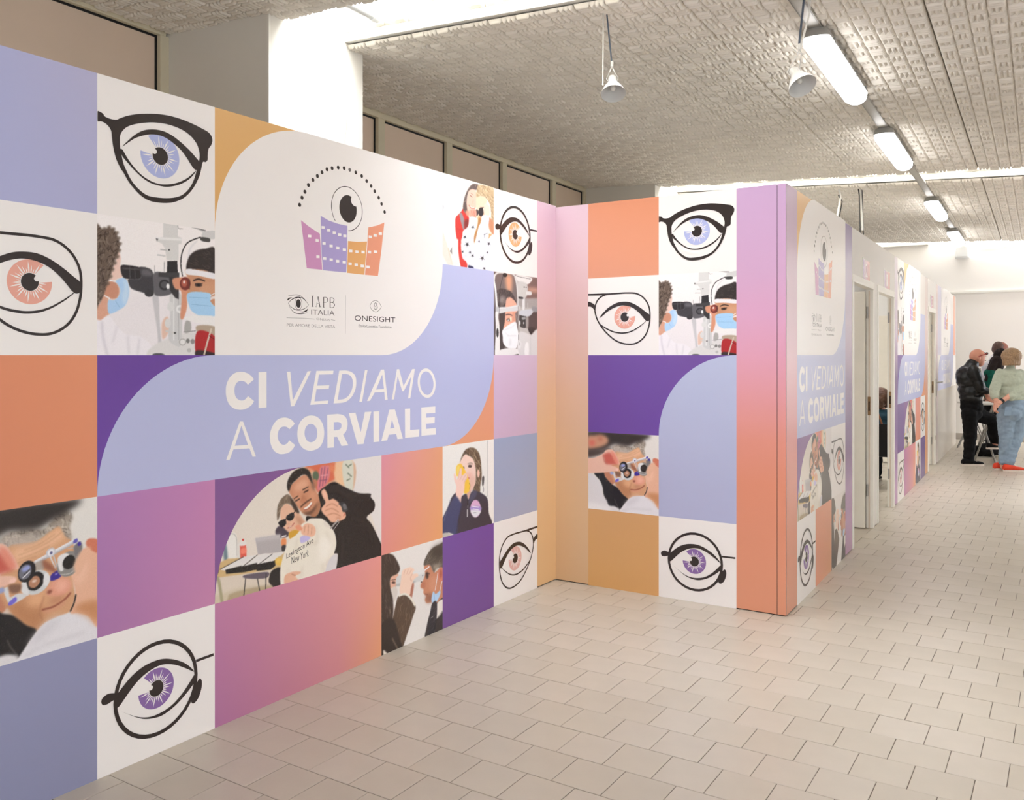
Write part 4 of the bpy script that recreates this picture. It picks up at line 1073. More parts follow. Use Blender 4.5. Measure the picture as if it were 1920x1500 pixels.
def photo_near_test():
    p = Paint(1, 1, 170, 210, mapper('L', (710, 1010), 6.667, 3, 4), (228, 224, 219))
    p.poly('150,490 240,440 245,500 215,605 150,625', (222, 174, 150), .8); p.ell(187, 550, 24, 15, (90, 62, 54), .8); p.line('160,520 215,510', 9, (90, 66, 56)); p.poly('150,640 215,600 238,680 185,795', (214, 206, 197), .8)
    H = '25,240 160,198 220,260 262,350 262,400 230,442 150,492 148,620 180,760 182,950 150,1045 60,1110 25,1110'
    p.poly(H, (66, 53, 46), 1); p.fibre(H, (92, 76, 64), 70, 60, 1.4, 1.5, .2, .5, 14)
    p.poly('228,480 330,440 480,420 578,388 583,482 540,522 440,552 240,592', (210, 210, 207), .8); p.poly('230,570 440,530 440,552 240,594', (176, 176, 173), 1.5); p.poly('430,420 575,390 575,430 440,470', (226, 226, 224), 2); p.ell(549, 462, 5, 9, (70, 70, 90)); p.line('525,540 545,545', 14, (70, 60, 60))
    p.poly('418,558 442,580 412,745 378,722', (176, 116, 96), 1)
    p.poly('300,400 350,370 400,358 445,390 420,440 480,438 492,470 440,512 402,620 382,705 268,685 280,500', (238, 208, 188), .9)
    for q in ('330,390 315,450', '370,380 350,450', '410,390 375,450', '420,440 395,500 420,530'): p.line(q, 7, (206, 164, 142), .8)
    p.poly('248,720 330,692 402,742 462,850 432,960 360,1180 285,1385 200,1410 50,1500 40,1100 150,1052 180,982 220,800', (90, 71, 56), .9); p.fibre('248,720 330,692 402,742 462,850 432,960 360,1180 285,1385 180,1300 180,982', (112, 92, 74), 90, 50, 1.2, 1.75, .08, .6, 15)
    p.line('252,716 330,692 402,746 455,838', 26, (234, 228, 214), .8)
    p.poly('35,1080 180,1000 262,1240 275,1390 50,1500', (56, 46, 41), 1.5); p.line('170,1240 200,1300 250,1390', 14, (130, 110, 92), 1.2); p.poly('60,1390 110,1440 70,1490', (222, 214, 200), 1); p.line('140,880 150,930', 10, (120, 104, 92), .8)
    p.poly('568,340 640,325 690,420 730,400 815,350 815,760 720,808 660,795 600,805 578,765 590,720 558,682 560,632 526,612 526,580 555,520 580,440', (198, 134, 104), .9)
    p.poly('640,500 720,480 720,640 640,660', (208, 146, 116), 5); p.poly('590,700 660,690 700,760 610,795', (150, 104, 84), 4); p.line('575,690 615,700', 8, (120, 70, 60), .8); p.ell(604, 462, 20, 42, (80, 58, 50), 1.5); p.line('585,430 640,440', 10, (70, 52, 46), 1); p.poly('530,560 580,540 575,620 535,610', (186, 118, 92), 2)
    M = '562,335 590,230 660,130 760,73 815,66 815,345 722,362 690,425 640,330'
    p.poly(M, (92, 82, 72), 1); p.fibre(M, (140, 128, 114), 70, 26, 1.2, 2.2, .4, .5, 16); p.poly('680,330 790,320 740,370 700,400', (150, 138, 124), 3); p.poly('660,140 760,80 815,75 815,230 700,240', (70, 60, 52), 6)
    p.ell(777, 450, 36, 95, (208, 128, 104), 1); p.ell(775, 440, 16, 55, (170, 92, 74), 2); p.line('572,398 632,350', 15, (234, 234, 238))
    p.poly('680,660 712,692 765,648 765,705 712,805 668,805 658,752', (176, 206, 234), .8); p.line('690,690 700,790', 6, (140, 172, 204)); p.line('738,430 718,560 704,650', 9, (230, 230, 233)); p.line('790,530 762,655', 9, (230, 230, 233))
    p.poly('690,800 720,812 815,755 815,1180 590,1260 598,1100 640,930', (60, 53, 52), .9); p.poly('728,812 815,758 815,880 713,1005', (228, 222, 214), .8); p.poly('668,808 727,808 702,1150 608,1195 640,950', (50, 46, 50), .8); p.line('650,990 680,970', 6, (200, 196, 196)); p.fibre('668,808 727,808 702,1150 608,1195 640,950', (78, 72, 76), 30, 30, 1.2, 2.2, .1, .5, 17); p.line('800,900 720,1020 690,1150', 8, (36, 32, 32), 1.5)
    return p.mesh('photo_print', 1.045)

def photo_thumbs_up():
    p = Paint(2, 1, 420, 230, mapper('L', (410, 860), 5.5548, 1, 3), (222, 213, 201))
    p.poly('1380,0 1720,-20 1720,1100 1600,620 1380,300', (222, 217, 214), 2)
    p.poly('880,95 1390,20 1392,345 1250,265 1100,300 1040,365 975,240', (212, 176, 146), 1.5); p.poly('900,85 1215,45 1217,200 1130,262 1040,355 980,230 990,130', (210, 108, 78), 2); p.poly('1050,110 1110,75 1165,95 1132,252 1030,335', (212, 126, 132), 1.5)
    for q in ('1075,95 1050,300', '1105,85 1080,290', '1140,95 1110,260'): p.line(q, 8, (120, 70, 96), 1)
    p.line('1060,180 1140,170', 8, (230, 170, 170), 1); p.line('1050,230 1130,220', 8, (130, 80, 100), 1); p.ell(1010, 182, 34, 52, (94, 108, 84), 1.5); p.poly('1215,50 1310,40 1302,290 1208,205', (230, 190, 150), 2); p.poly('1290,45 1394,30 1392,345 1310,282', (210, 210, 195), 1.5)
    for q in ('1320,60 1360,100', '1340,150 1385,190', '1330,230 1370,210', '1350,80 1385,60'): p.line(q, 12, (110, 120, 100), 1)
    p.ell(950, 130, 20, 26, (226, 150, 110), 2); p.ell(1180, 100, 30, 40, (220, 130, 90), 3)
    p.poly('-60,1300 700,1190 800,1350 -60,1540', (202, 190, 166), 4); p.poly('100,1450 160,1390 600,1290 640,1340 430,1400 120,1480', (176, 158, 128), 1.5); p.poly('-60,1230 280,1180 700,1130 700,1290 280,1330 -60,1420', (214, 202, 186), 3)
    p.poly('595,740 640,698 725,730 725,805 650,825 598,795', (76, 66, 76), 1); p.poly('655,840 700,830 700,900 655,905', (224, 140, 90), 1); p.line('655,815 705,800', 16, (220, 216, 214)); p.poly('655,910 700,900 690,960 655,960', (60, 54, 56), 1)
    p.poly('78,830 100,780 170,775 192,830 192,1020 88,1045', (230, 227, 220), 1); p.line('110,780 165,790 190,850 190,1010', 9, (190, 186, 178)); p.poly('50,920 80,890 95,1040 60,1060', (110, 130, 140), 1.5)
    p.poly('195,900 235,880 240,1050 200,1060', (220, 216, 208), 1); p.poly('222,905 286,892 292,1040 228,1062', (220, 96, 80), .7, sm=False); p.poly('235,850 275,848 288,895 222,905', (226, 220, 214), .8); p.ell(255, 845, 12, 12, (196, 60, 54)); p.poly('235,940 285,930 287,980 236,990', (236, 130, 110), 1)
    p.poly('383,830 640,788 657,972 410,998', (176, 170, 170), .7, sm=False); p.poly('383,830 640,788 645,820 386,860', (196, 191, 191), 3, sm=False)
    p.poly('-60,1110 100,1040 640,1015 690,975 650,1135 300,1195 -60,1245', (204, 174, 124), .8, sm=False)
    for q in ('15,1152 262,1020 405,1000 240,1132 70,1165', '400,1010 480,985 562,990 400,1112 250,1125', '560,985 682,970 562,1072 388,1112'): p.poly(q, (222, 219, 215), .6, sm=False)
    for q in ('405,1000 240,1132', '562,990 400,1112', '262,1020 15,1152'): p.line(q, 7, (50, 46, 44), .5)
    for q in ('70,1157 240,1112 252,1182 80,1198', '240,1122 402,1082 402,1152 250,1184', '388,1102 592,1058 592,1112 540,1152 398,1168'): p.poly(q, (36, 33, 31), .6, sm=False)
    p.ell(630, 1070, 43, 40, (220, 180, 84), 1); p.ell(620, 1055, 18, 14, (240, 208, 120), 3)
    p.poly('272,1210 512,1178 492,1242 288,1245', (100, 90, 100), .7)
    for q in ('282,1240 262,1445', '405,1245 432,1395', '495,1190 490,1372', '570,1320 568,1360'): p.line(q, 11, (62, 57, 55), .5)
    p.poly('560,1160 655,1138 664,1305 600,1340 528,1292 528,1230', (42, 37, 37), .8); p.line('-44,1250 0,1260 40,1510', 34, (164, 156, 124), 1); p.poly('-60,1060 -10,1050 0,1180 -60,1230', (60, 54, 52), 1)
    p.poly('1000,400 1065,370 1065,500 1012,612 948,592 928,540', (172, 118, 88), 1)
    p.poly('1040,362 1110,290 1200,243 1300,290 1450,358 1578,366 1582,400 1624,460 1612,542 1540,612 1602,700 1720,960 1720,1030 1560,1072 1215,1170 1240,1000 1200,980 1222,880 1200,760 1100,640 960,622 915,655 918,598 1012,602 1062,500', (40, 33, 31), .8)
    for q in ('1150,330 1250,340 1400,420', '1360,450 1480,400 1560,420', '1380,600 1480,640 1540,600', '1560,720 1600,860', '1300,800 1280,1050', '1180,300 1260,300'): p.line(q, 14, (62, 55, 52), 3, .8)
    p.poly('728,335 760,270 880,175 962,215 992,300 1034,380 1042,450 1002,522 942,585 880,572 820,502 780,432', (198, 138, 106), .9)
    p.poly('800,270 900,210 940,270 860,330 790,340', (218, 164, 134), 5); p.poly('780,400 860,400 850,480 810,470', (214, 156, 124), 5); p.poly('950,340 1000,330 1010,420 960,440', (210, 150, 118), 5); p.ell(1002, 260, 22, 46, (186, 122, 94), 1)
    MH = '712,295 720,230 760,160 810,118 880,98 942,128 968,200 975,265 920,180 870,172 810,220 760,270 738,335 722,335'
    p.poly(MH, (46, 39, 35), 1); p.fibre(MH, (78, 68, 60), 60, 12, 1.3, .5, 1.4, .6, 18); p.poly('960,180 985,260 1000,330 975,300', (96, 76, 64), 3)
    p.line('798,445 845,418', 15, (56, 40, 34), .8); p.line('885,355 935,328', 15, (56, 40, 34), .8); p.line('782,420 830,388', 11, (60, 44, 36), .8); p.line('872,328 935,293', 11, (60, 44, 36), .8); p.poly('848,445 880,375 915,440 880,465', (178, 118, 88), 3); p.ell(885, 440, 26, 14, (190, 126, 96), 2)
    p.line('852,508 900,462 965,418', 17, (92, 62, 48), 1); p.poly('888,518 930,490 962,452 970,472 932,512 900,528', (240, 232, 224), .6); p.line('890,535 940,520 975,470', 8, (150, 80, 70), .8); p.poly('870,560 940,590 1005,530 1038,440 1012,480 960,540 910,556', (100, 70, 54), 2.5)
    GH = '612,645 608,560 620,480 660,410 722,372 765,420 805,490 838,565 800,545 760,490 700,468 650,520 634,600'
    p.poly('638,562 660,500 710,465 770,508 832,560 885,640 905,672 852,765 760,775 700,742 658,680', (222, 178, 150), .9); p.poly('800,580 880,650 880,720 820,660', (190, 140, 112), 4)
    p.poly(GH, (116, 100, 84), .9); p.fibre(GH, (160, 142, 122), 50, 30, 1.2, 2.0, .5, .5, 19); p.poly('740,400 800,470 840,560 810,560 770,500', (70, 56, 48), 1.5)
    p.poly('622,662 690,630 704,680 662,714 640,702', (36, 33, 35), .6); p.poly('704,602 772,560 788,600 762,642 720,644', (36, 33, 35), .6); p.line('690,640 712,618', 13, (36, 33, 35)); p.line('778,572 805,538', 10, (40, 36, 38)); p.line('718,722 762,702 788,668', 11, (176, 96, 86), .7); p.line('730,716 765,700', 5, (240, 232, 226), .5); p.ell(725, 680, 14, 10, (206, 150, 124), 2)
    p.poly('733,770 800,740 842,760 800,802 740,832', (206, 158, 58), .8)
    p.poly('878,672 1070,623 1102,700 1192,750 1224,880 1202,980 1182,1012 1112,1082 1112,1195 830,1280 700,1325 650,1335 642,1150 690,960 740,850 800,800 850,740', (230, 223, 208), .9)
    for q in ('1010,700 1030,830 1000,900', '1120,760 1150,870 1080,960', '820,830 800,960', '700,1170 740,1160', '1080,1080 1090,1180', '900,900 1050,860', '860,1230 870,1120'): p.line(q, 16, (206, 196, 178), 3.5, .8)
    p.poly('1050,840 1120,820 1180,900 1150,1000 1060,1080', (238, 232, 220), 6)
    p.poly('1182,1012 1238,1000 1222,1145 1190,1175 1112,1195 1130,1100', (212, 208, 208), 1)
    p.poly('1068,345 1100,318 1132,370 1148,430 1192,418 1252,460 1302,530 1325,600 1280,642 1180,664 1130,612 1088,572 1068,520 1110,460 1083,400', (226, 174, 146), .9)
    for q in ('1115,500 1180,470 1240,500', '1105,545 1180,520 1250,560', '1130,590 1200,570 1270,600'): p.line(q, 8, (184, 126, 100), 1)
    p.poly('1090,330 1115,360 1120,410 1095,390', (238, 190, 166), 2); p.ell(1245, 620, 30, 14, (206, 150, 124), 2)
    p.poly('1248,470 1300,453 1344,520 1332,547 1292,554 1275,500', (62, 60, 60), .7); p.poly('1290,480 1318,470 1334,520 1305,530', (104, 102, 104), .8); p.line('1318,560 1300,600', 10, (190, 100, 84), 1)
    p.poly('858,745 890,690 930,673 982,690 1008,730 1002,790 962,812 900,802 865,782', (228, 180, 152), .8); p.poly('798,710 830,688 868,715 862,748 820,742', (222, 150, 120), .8)
    for q in ('900,700 890,770', '935,690 930,790', '970,710 965,790'): p.line(q, 7, (190, 136, 110), .8)
    p.poly('848,822 890,800 952,815 932,850 860,878', (192, 182, 222), .8); p.poly('688,1222 760,1178 842,1172 852,1192 800,1222 832,1275 700,1325', (222, 174, 146), .8); p.line('760,1200 800,1215', 8, (176, 120, 98), .8)
    for i, (x, y) in enumerate(((1170, 722), (1187, 700), (1203, 682), (1222, 662), (1240, 645))): p.ell(x, y, 9, 14, (220, 214, 210), .5, .9, .6); p.ell(x, y, 5, 8, (42, 36, 34), .4, .8, .6)
    p.line('1195,740 1255,660', 6, (214, 208, 204), .4)
    return p.mesh('photo_print', 1.045)

PHOTOS = {'slit': photo_slit_lamp(), 'trial': photo_trial_frame(), 'pair': photo_binocular_pair(), 'mask': photo_mask_exam(),
          'yellow': photo_yellow_occluder(), 'near': photo_near_test(), 'thumbs': photo_thumbs_up()}
def sweat_text():
    m = mapper('L', (410, 860), 5.5548, 1, 3)
    out = []
    for s, a, b, hgt in (('Lexington Ave', (705, 1062), (985, 890), .062), ('New York', (758, 1098), (938, 1015), .062)):
        p, q = m(a), m(b)
        out.append(text_mesh('shirt_lettering', s, p[0], p[1], q[0] - p[0], hgt, (44, 38, 36), 1.8, 0.0, q[1] - p[1]))
    return out
SWEAT = sweat_text()
def put_photo(wall, key, x, z, sx):
    o = place(wall, 'photo_print', PHOTOS[key], x, z, sx)
    if key == 'thumbs':
        for me in SWEAT: obj('shirt_lettering', me, None, o)
        corner = [(0, 0), *[(1 - math.cos(t), math.sin(t)) for t in np.linspace(0, math.pi / 2, 24)], (0, 1)]
        obj('purple_corner', cached('pcorner', lambda: shape_mesh('purple_corner', [corner], (134, 92, 150), 2.2)), None, o)
    return o
# ------------------------------------------------------------------ display walls
M_core = mat('panel_core', (226, 222, 216), rough=0.5, var=0.01)
M_dark_gap = mat('dark_floor_gap', (38, 30, 28), rough=0.9, var=0.05)
M_door = mat('door_white', (240, 237, 229), rough=0.42, spec=0.45, var=0.015)
M_leaf = mat('door_leaf_paint', (238, 233, 221), rough=0.4, spec=0.45, var=0.02)
M_steel = mat('brushed_steel', (168, 166, 162), rough=0.4, metal=0.35, var=0.05)
M_brass = mat('worn_brass', (150, 118, 82), rough=0.45, metal=0.5, var=0.2, scale=30)
M_wood = mat('bare_wood_edge', (222, 208, 192), rough=0.7, var=0.06, scale=14)
Z0 = 0.006
def core(wall, x0, x1, z0, z1, th=0.06, name='panel_core'):
    o = box(name, x0, x1, 0.0, th, z0, z1, M_core, wall)
    if z0 < 0.1: box('shadow_gap', x0 + .004, x1 - .004, 0.004, th - .004, 0.0, z0, M_dark_gap, wall)  # dark strip stands in for shade in the gap under the panel
    return o

# ---- the long wall on the left
dw = empty('display_wall', (XL, 0, 0), math.pi / 2)
tag(dw, 'long printed display wall on the left with the big white lettering and eye squares', 'display wall')
core(dw, -0.75, YBK - .001, Z0, 2.497)
X = lambda c: LP0 + LP * c
ZR = lambda r: 2.5 - 0.5 * (r + 1)
TOP = 0.994
# column A (cut by the left edge of the picture) and two more outside it
for k, cc in enumerate((-3, -2)):
    put_square(dw, 'lav%d' % k, (LAV,) * 4, X(cc), ZR(0), LP, 1, TOP)
    for r, cl in enumerate((SLATE, AMB, PUR, LAV) if k else (SAL, LAV, WHITE, SLATE)):
        put_square(dw, ('x', k, r), (cl,) * 4, X(cc), ZR(r + 1), LP)
put_square(dw, 'A0', ((176, 180, 218), (178, 180, 216), (176, 182, 222), (186, 184, 214)), X(-1), ZR(0), LP, 1, TOP)
put_eye(dw, 'rect_salmon', X(-1), ZR(1), LP)
put_square(dw, 'A2', ((216, 134, 98), (226, 146, 108), (220, 138, 100), (230, 150, 112)), X(-1), ZR(2), LP)
put_photo(dw, 'trial', X(-1), ZR(3), LP)
put_square(dw, 'A4', ((142, 146, 176), (144, 146, 176), (150, 154, 186), (150, 152, 186)), X(-1), ZR(4), LP)
# column B
put_eye(dw, 'cat', X(0), ZR(0), LP, TOP)
put_photo(dw, 'slit', X(0), ZR(1), LP)
put_square(dw, 'B2', ((112, 74, 166), (118, 78, 170), (106, 68, 156), (110, 72, 160)), X(0), ZR(2), LP)
put_square(dw, 'B3', ((172, 122, 174), (200, 136, 176), (178, 128, 184), (200, 136, 184)), X(0), ZR(3), LP)
put_eye(dw, 'round_purple', X(0), ZR(4), LP)
# columns C to E: emblem field, title, photograph, colour squares
put_square(dw, 'C0', ((226, 176, 108), (226, 178, 112), (228, 180, 116), (230, 182, 118)), X(1), ZR(0), LP, 1, TOP)
put_logo(dw, X(1), ZR(1), LP)
band = [[(0, 0)] + [(4 + math.sin(t), 1 - math.cos(t)) for t in np.linspace(0, math.pi / 2, 24)] + [(5, 2), (3, 2), (3, 1)] + [(1 - math.sin(t), math.cos(t)) for t in np.linspace(0, math.pi / 2, 24)]]
put_title(dw, X(0), ZR(2), LP, band, 'left', 1)
put_photo(dw, 'thumbs', X(1), ZR(3), LP)
put_square(dw, 'CD4', lambda u, v: np.array((186, 124, 164)) * (1 - u) + np.array((228, 152, 144)) * u + np.array((14, 8, 8)) * (v - .5) + (np.array((10, 14, -20)) * max(0, u - .7) / .3 * (1 - v)), X(1), ZR(4), LP, 2, 1)
put_square(dw, 'E3', ((232, 150, 140), (236, 168, 112), (226, 152, 168), (234, 166, 124)), X(3), ZR(3), LP)
put_photo(dw, 'near', X(3), ZR(4), LP)
# column F
put_photo(dw, 'pair', X(4), ZR(0), LP)
put_square(dw, 'F2', ((230, 158, 116), (232, 160, 122), (232, 160, 124), (232, 162, 128)), X(4), ZR(2), LP)
put_photo(dw, 'yellow', X(4), ZR(3), LP)
put_square(dw, 'F4', ((120, 82, 148), (120, 76, 150), (118, 78, 160), (118, 78, 160)), X(4), ZR(4), LP)
# column G and the gradient strip in the corner
put_eye(dw, 'round_orange', X(5), ZR(0), LP, TOP)
put_photo(dw, 'mask', X(5), ZR(1), LP)
put_square(dw, 'G2', ((212, 182, 206), (210, 182, 200), (216, 190, 214), (214, 188, 208)), X(5), ZR(2), LP)
put_square(dw, 'G3', ((168, 172, 196), (172, 176, 198), (162, 172, 200), (164, 174, 200)), X(5), ZR(3), LP)
put_eye(dw, 'rect_pink', X(5), ZR(4), LP)
STRIP = stops((0, (222, 190, 208)), (.25, (224, 186, 190)), (.45, (226, 186, 156)), (.7, (232, 190, 142)), (1, (228, 188, 138)))
put_square(dw, 'strip', STRIP, X(6), Z0, YBK - X(6), 1, 2.49 / 0.5, name='gradient_strip')

# ---- the short wall facing the camera
bw = empty('display_wall', (XL, YBK, 0), 0.0)
tag(bw, 'short printed display wall facing the camera with purple arch and slit lamp photo', 'display wall')
BWL = C2.x - XL - .002
core(bw, -0.02, BWL, Z0, 2.487)
BX = lambda c: BP0 + BP * c
TB = 0.974
put_square(bw, 'bstrip', stops((0, (222, 194, 208)), (.3, (222, 188, 184)), (.5, (222, 186, 160)), (.75, (222, 186, 146)), (1, (212, 176, 136))), 0.0, Z0, BP0, 1, 2.48 / .5, name='gradient_strip')
put_square(bw, 'b0', ((222, 154, 124), (224, 154, 122), (220, 148, 116), (222, 148, 114)), BX(0), ZR(0), BP, 1, TB)
put_eye(bw, 'rect_salmon', BX(0), ZR(1), BP)
put_square(bw, 'b2', ((106, 72, 158), (110, 76, 166), (110, 76, 158), (116, 82, 160)), BX(0), ZR(2), BP, 2, 1)
put_photo(bw, 'trial', BX(0), ZR(3), BP)
put_square(bw, 'b4', ((216, 166, 104), (218, 166, 106), (214, 166, 112), (216, 166, 112)), BX(0), ZR(4), BP)
put_eye(bw, 'cat', BX(1), ZR(0), BP, TB)
put_photo(bw, 'slit', BX(1), ZR(1), BP)
put_shape(bw, 'barch', rounded(0, 1, 0, 2, 1, 0), lambda x, z: (180 + 3 * z, 184 + 5 * z, 216 + 3 * z), 2, BX(1), ZR(3), BP, 'lavender_arch')
put_eye(bw, 'round_purple', BX(1), ZR(4), BP)
ENDS = stops((0, (196, 164, 200)), (.2, (206, 166, 198)), (.35, (222, 164, 194)), (.5, (226, 156, 160)), (.65, (226, 146, 118)), (1, (222, 152, 120)))
put_square(bw, 'bend', ENDS, BX(2), Z0, 1.4685 - BX(2), 1, 2.48 / .5, name='gradient_strip')
put_square(bw, 'bend2', ENDS, 1.4715, Z0, BWL - 1.4715, 1, 2.48 / .5, name='gradient_strip')
box('panel_seam', 1.4685, 1.4715, -0.0004, 0.0, Z0, 2.48, M_dark_gap, bw)

# ---- the corridor side of the booths
cw = empty('display_wall', (C2.x, C2.y, 0), CANG)
tag(cw, 'printed booth wall along the corridor with three doorways', 'display wall')
TH = 0.05
core(cw, 0.0, 2.0, Z0, 2.487, TH)
core(cw, 2.0, 4.27, 2.08, 2.487, TH, 'door_header')
core(cw, 3.03, 3.21, Z0, 2.08, TH, 'door_post')
core(cw, 4.27, 7.22, Z0, 2.487, TH)
core(cw, 7.22, 8.2, 2.08, 2.487, TH, 'door_header')
core(cw, 8.2, 11.4, Z0, 2.487, TH)
put_square(cw, 'cstrip', stops((0, (190, 164, 190)), (.25, (204, 176, 190)), (.4, (218, 176, 184)), (.55, (222, 146, 150)), (.75, (226, 150, 126)), (1, (222, 150, 118))), -0.0067, Z0, 0.2567, 1, 2.48 / .5, name='gradient_strip')
CX = lambda c, x0=0.25, p=0.497: x0 + p * c
p1 = 0.497
put_square(cw, 'c0', (AMB, AMB, (230, 184, 130), (230, 184, 130)), CX(0), ZR(0), p1, 1, TB)
put_square(cw, 'c1l', (LAV,) * 4, CX(2), ZR(1), p1)
put_logo(cw, CX(0), ZR(1), p1)
put_title(cw, CX(0), ZR(2), p1, [[(0, 0), (3, 0), (3, 1), (0, 1)]], 'corr1', 0)
put_photo(cw, 'thumbs', CX(0), ZR(3), p1)
put_eye(cw, 'rect_salmon', CX(2), ZR(3), p1)
put_eye(cw, 'round_purple', CX(0), ZR(4), p1)
put_square(cw, 'c41', (SAL, (228, 158, 110), SAL, SAL), CX(1), ZR(4), p1)
put_photo(cw, 'near', CX(2), ZR(4), p1)
PST = stops((0, (150, 134, 180)), (.2, (190, 176, 204)), (.35, (196, 176, 196)), (.5, (136, 102, 150)), (.7, (134, 98, 156)), (.85, (182, 138, 190)), (1, (188, 144, 180)))
put_square(cw, 'c_end', PST, CX(3), Z0, 2.0 - CX(3), 1, 2.48 / .5, name='gradient_strip')
# second printed length
q0, p2_ = 4.48, 0.485
CX2 = lambda c: q0 + p2_ * c
put_square(cw, 'd_strip', stops((0, (216, 204, 214)), (.35, (196, 176, 200)), (.5, (140, 108, 160)), (.7, (140, 104, 164)), (1, (196, 156, 196))), 4.272, Z0, q0 - 4.272, 1, 2.48 / .5, name='gradient_strip')
put_eye(cw, 'cat', CX2(0), ZR(0), p2_, TB)
put_photo(cw, 'slit', CX2(0), ZR(1), p2_)
put_square(cw, 'd0', (AMB,) * 4, CX2(1), ZR(0), p2_, 1, TB)
put_square(cw, 'd2', (PUR,) * 4, CX2(0), ZR(2), p2_)
put_logo(cw, CX2(1), ZR(1), p2_)
put_title(cw, CX2(0), ZR(2), p2_, band, 'left', 1)
put_square(cw, 'd3', ((120, 86, 152),) * 4, CX2(0), ZR(3), p2_)
put_photo(cw, 'thumbs', CX2(1), ZR(3), p2_)
put_square(cw, 'd33', (SAL, SAL, (226, 140, 130), (228, 150, 126)), CX2(3), ZR(3), p2_)
put_eye(cw, 'round_orange', CX2(4), ZR(3), p2_)
put_eye(cw, 'rect_pink', CX2(0), ZR(4), p2_)
put_square(cw, 'CD4', None, CX2(1), ZR(4), p2_, 2, 1)
put_photo(cw, 'yellow', CX2(3), ZR(4), p2_)
put_square(cw, 'd44', ((112, 86, 148),) * 4, CX2(4), ZR(4), p2_)
put_square(cw, 'F2', None, CX2(4), ZR(2), p2_)
put_square(cw, 'd00', ((226, 220, 214),) * 4, CX2(4), ZR(0), p2_, 1, TB)
put_square(cw, 'd_end', stops((0, (222, 210, 204)), (.4, (218, 190, 190)), (.6, (226, 160, 124)), (1, (222, 166, 116))), CX2(5), Z0, 7.2 - CX2(5), 1, 2.48 / .5, name='gradient_strip')
# third printed length
q3, p3_ = 8.45, 0.497
CX3 = lambda c: q3 + p3_ * c
put_square(cw, 'e_strip', stops((0, (226, 206, 200)), (.4, (220, 200, 206)), (1, (226, 214, 208))), 8.21, Z0, q3 - 8.21, 1, 2.48 / .5, name='gradient_strip')
put_square(cw, 'e0', ((206, 202, 222),) * 4, CX3(0), ZR(1), p3_, 1, 1.97)
put_logo(cw, CX3(1), ZR(1), p3_)
put_title(cw, CX3(0), ZR(2), p3_, band, 'left', 1)
put_square(cw, 'e5', (SAL, SAL, (234, 190, 170), (234, 190, 170)), CX3(5), ZR(1), p3_, .8, 1.97)

put_square(cw, 'e34', ((208, 200, 188),) * 4, CX3(0), ZR(4), p3_, 5.8, 2)
# ---- doorways
def doorway(n, x0, x1, label, leaf=True, ajar=0.0):
    d = empty('door_%d' % n, (C2.x + CD.x * x0, C2.y + CD.y * x0, 0), CANG)
    tag(d, label, None, kind='structure')
    w = x1 - x0
    for a, b in ((-.06, 0.0), (w, w + .06)):
        box('jamb', a, b, -0.005, TH + .006, 0.0, 2.07, M_door, d, 0.004)
    box('head_jamb', -.06, w + .06, -0.005, TH + .006, 2.07, 2.13, M_door, d, 0.004)
    box('rebate', w - .006, w, .022, .034, 0.0, 2.06, M_wood, d)
    strike = box('strike_plate', w - .009, w - .005, .018, .040, 0.98, 1.14, M_brass, d, .001)
    box('strike_hole', w - .0098, w - .0088, .024, .034, 1.02, 1.10, M_dark_gap, d)
    for z in (0.28, 1.82):
        tube('hinge', [(w - .018, TH - .008, z), (w - .018, TH - .008, z + .1)], 0.009, M_steel, d)
    if leaf:
        lf = box('leaf', -.042, 0.0, 0.0, w - .03, 0.008, 2.05, M_leaf, d, .002, loc=(w - .02, TH + .005, 0), rot=(0, 0, ajar))
        h = tube('handle', [(-.042, w - .1, 1.03), (-.085, w - .1, 1.03), (-.09, w - .2, 1.03)], .009, M_steel, d)
        h.parent = lf
    return d
doorway(1, 2.08, 2.97, 'doorway nearest the camera in the corridor wall, white leaf opened inwards')
doorway(2, 3.27, 4.19, 'second doorway of the corridor wall with a seated person behind it', leaf=False)
d3 = doorway(3, 7.30, 8.10, 'third doorway of the corridor wall with a lever handle', True, 0.1)
# lever handle and lock on the edge of the third door's leaf
lv = empty('lever_fitting', (0.80, -0.012, 0), 0, d3)
bm = bmesh.new()
box_bm(bm, -.02, .02, -.012, 0, 1.0, 1.24, .003)
me_l = me_bm('lock_plate', bm)
obj('lock_plate', me_l, M_steel, d3, loc=(0.83, -.005, -.06))
tube('lever_handle', [(0.83, -.012, 1.13), (0.83, -.065, 1.13), (0.95, -.075, 1.13)], .010, M_steel, d3)
bpy.data.objects.remove(lv)
box('floor_latch', .82, .845, -.008, -.005, .34, .40, M_brass, d3)
# signs over the doors
def door_sign(x0, x1, z0, z1, num, label):
    s = empty('door_sign', (C2.x + CD.x * x0, C2.y + CD.y * x0, z0), CANG)
    tag(s, label, 'sign', 'numbered signs over the booth doors')
    w, h = x1 - x0, z1 - z0
    box('sign_plate', 0, w, -.004, 0, 0, h, M_trim, s)
    o = obj('sign_face', square_mesh('sign_face', w - .03, h - .055, ((196, 176, 210), (228, 156, 136), (186, 170, 212), (232, 160, 140)), 1), None, s, loc=(.015, -.0042, .042))
    t = obj('sign_number', text_mesh('sign_number', num, 0, 0, .05 if num == '1' else .085, .11, (246, 242, 240), 2), None, s, loc=(w / 2 - .04, -.0042, h * .3))
    return s
door_sign(2.46, 2.80, 2.085, 2.30, '2', 'purple and salmon sign with a white 2 over the nearest door')
door_sign(3.58, 3.94, 2.085, 2.30, '1', 'purple and salmon sign with a white 1 over the second door')
door_sign(7.50, 7.84, 2.085, 2.30, '3', 'faint pinkish sign over the third, farthest door')
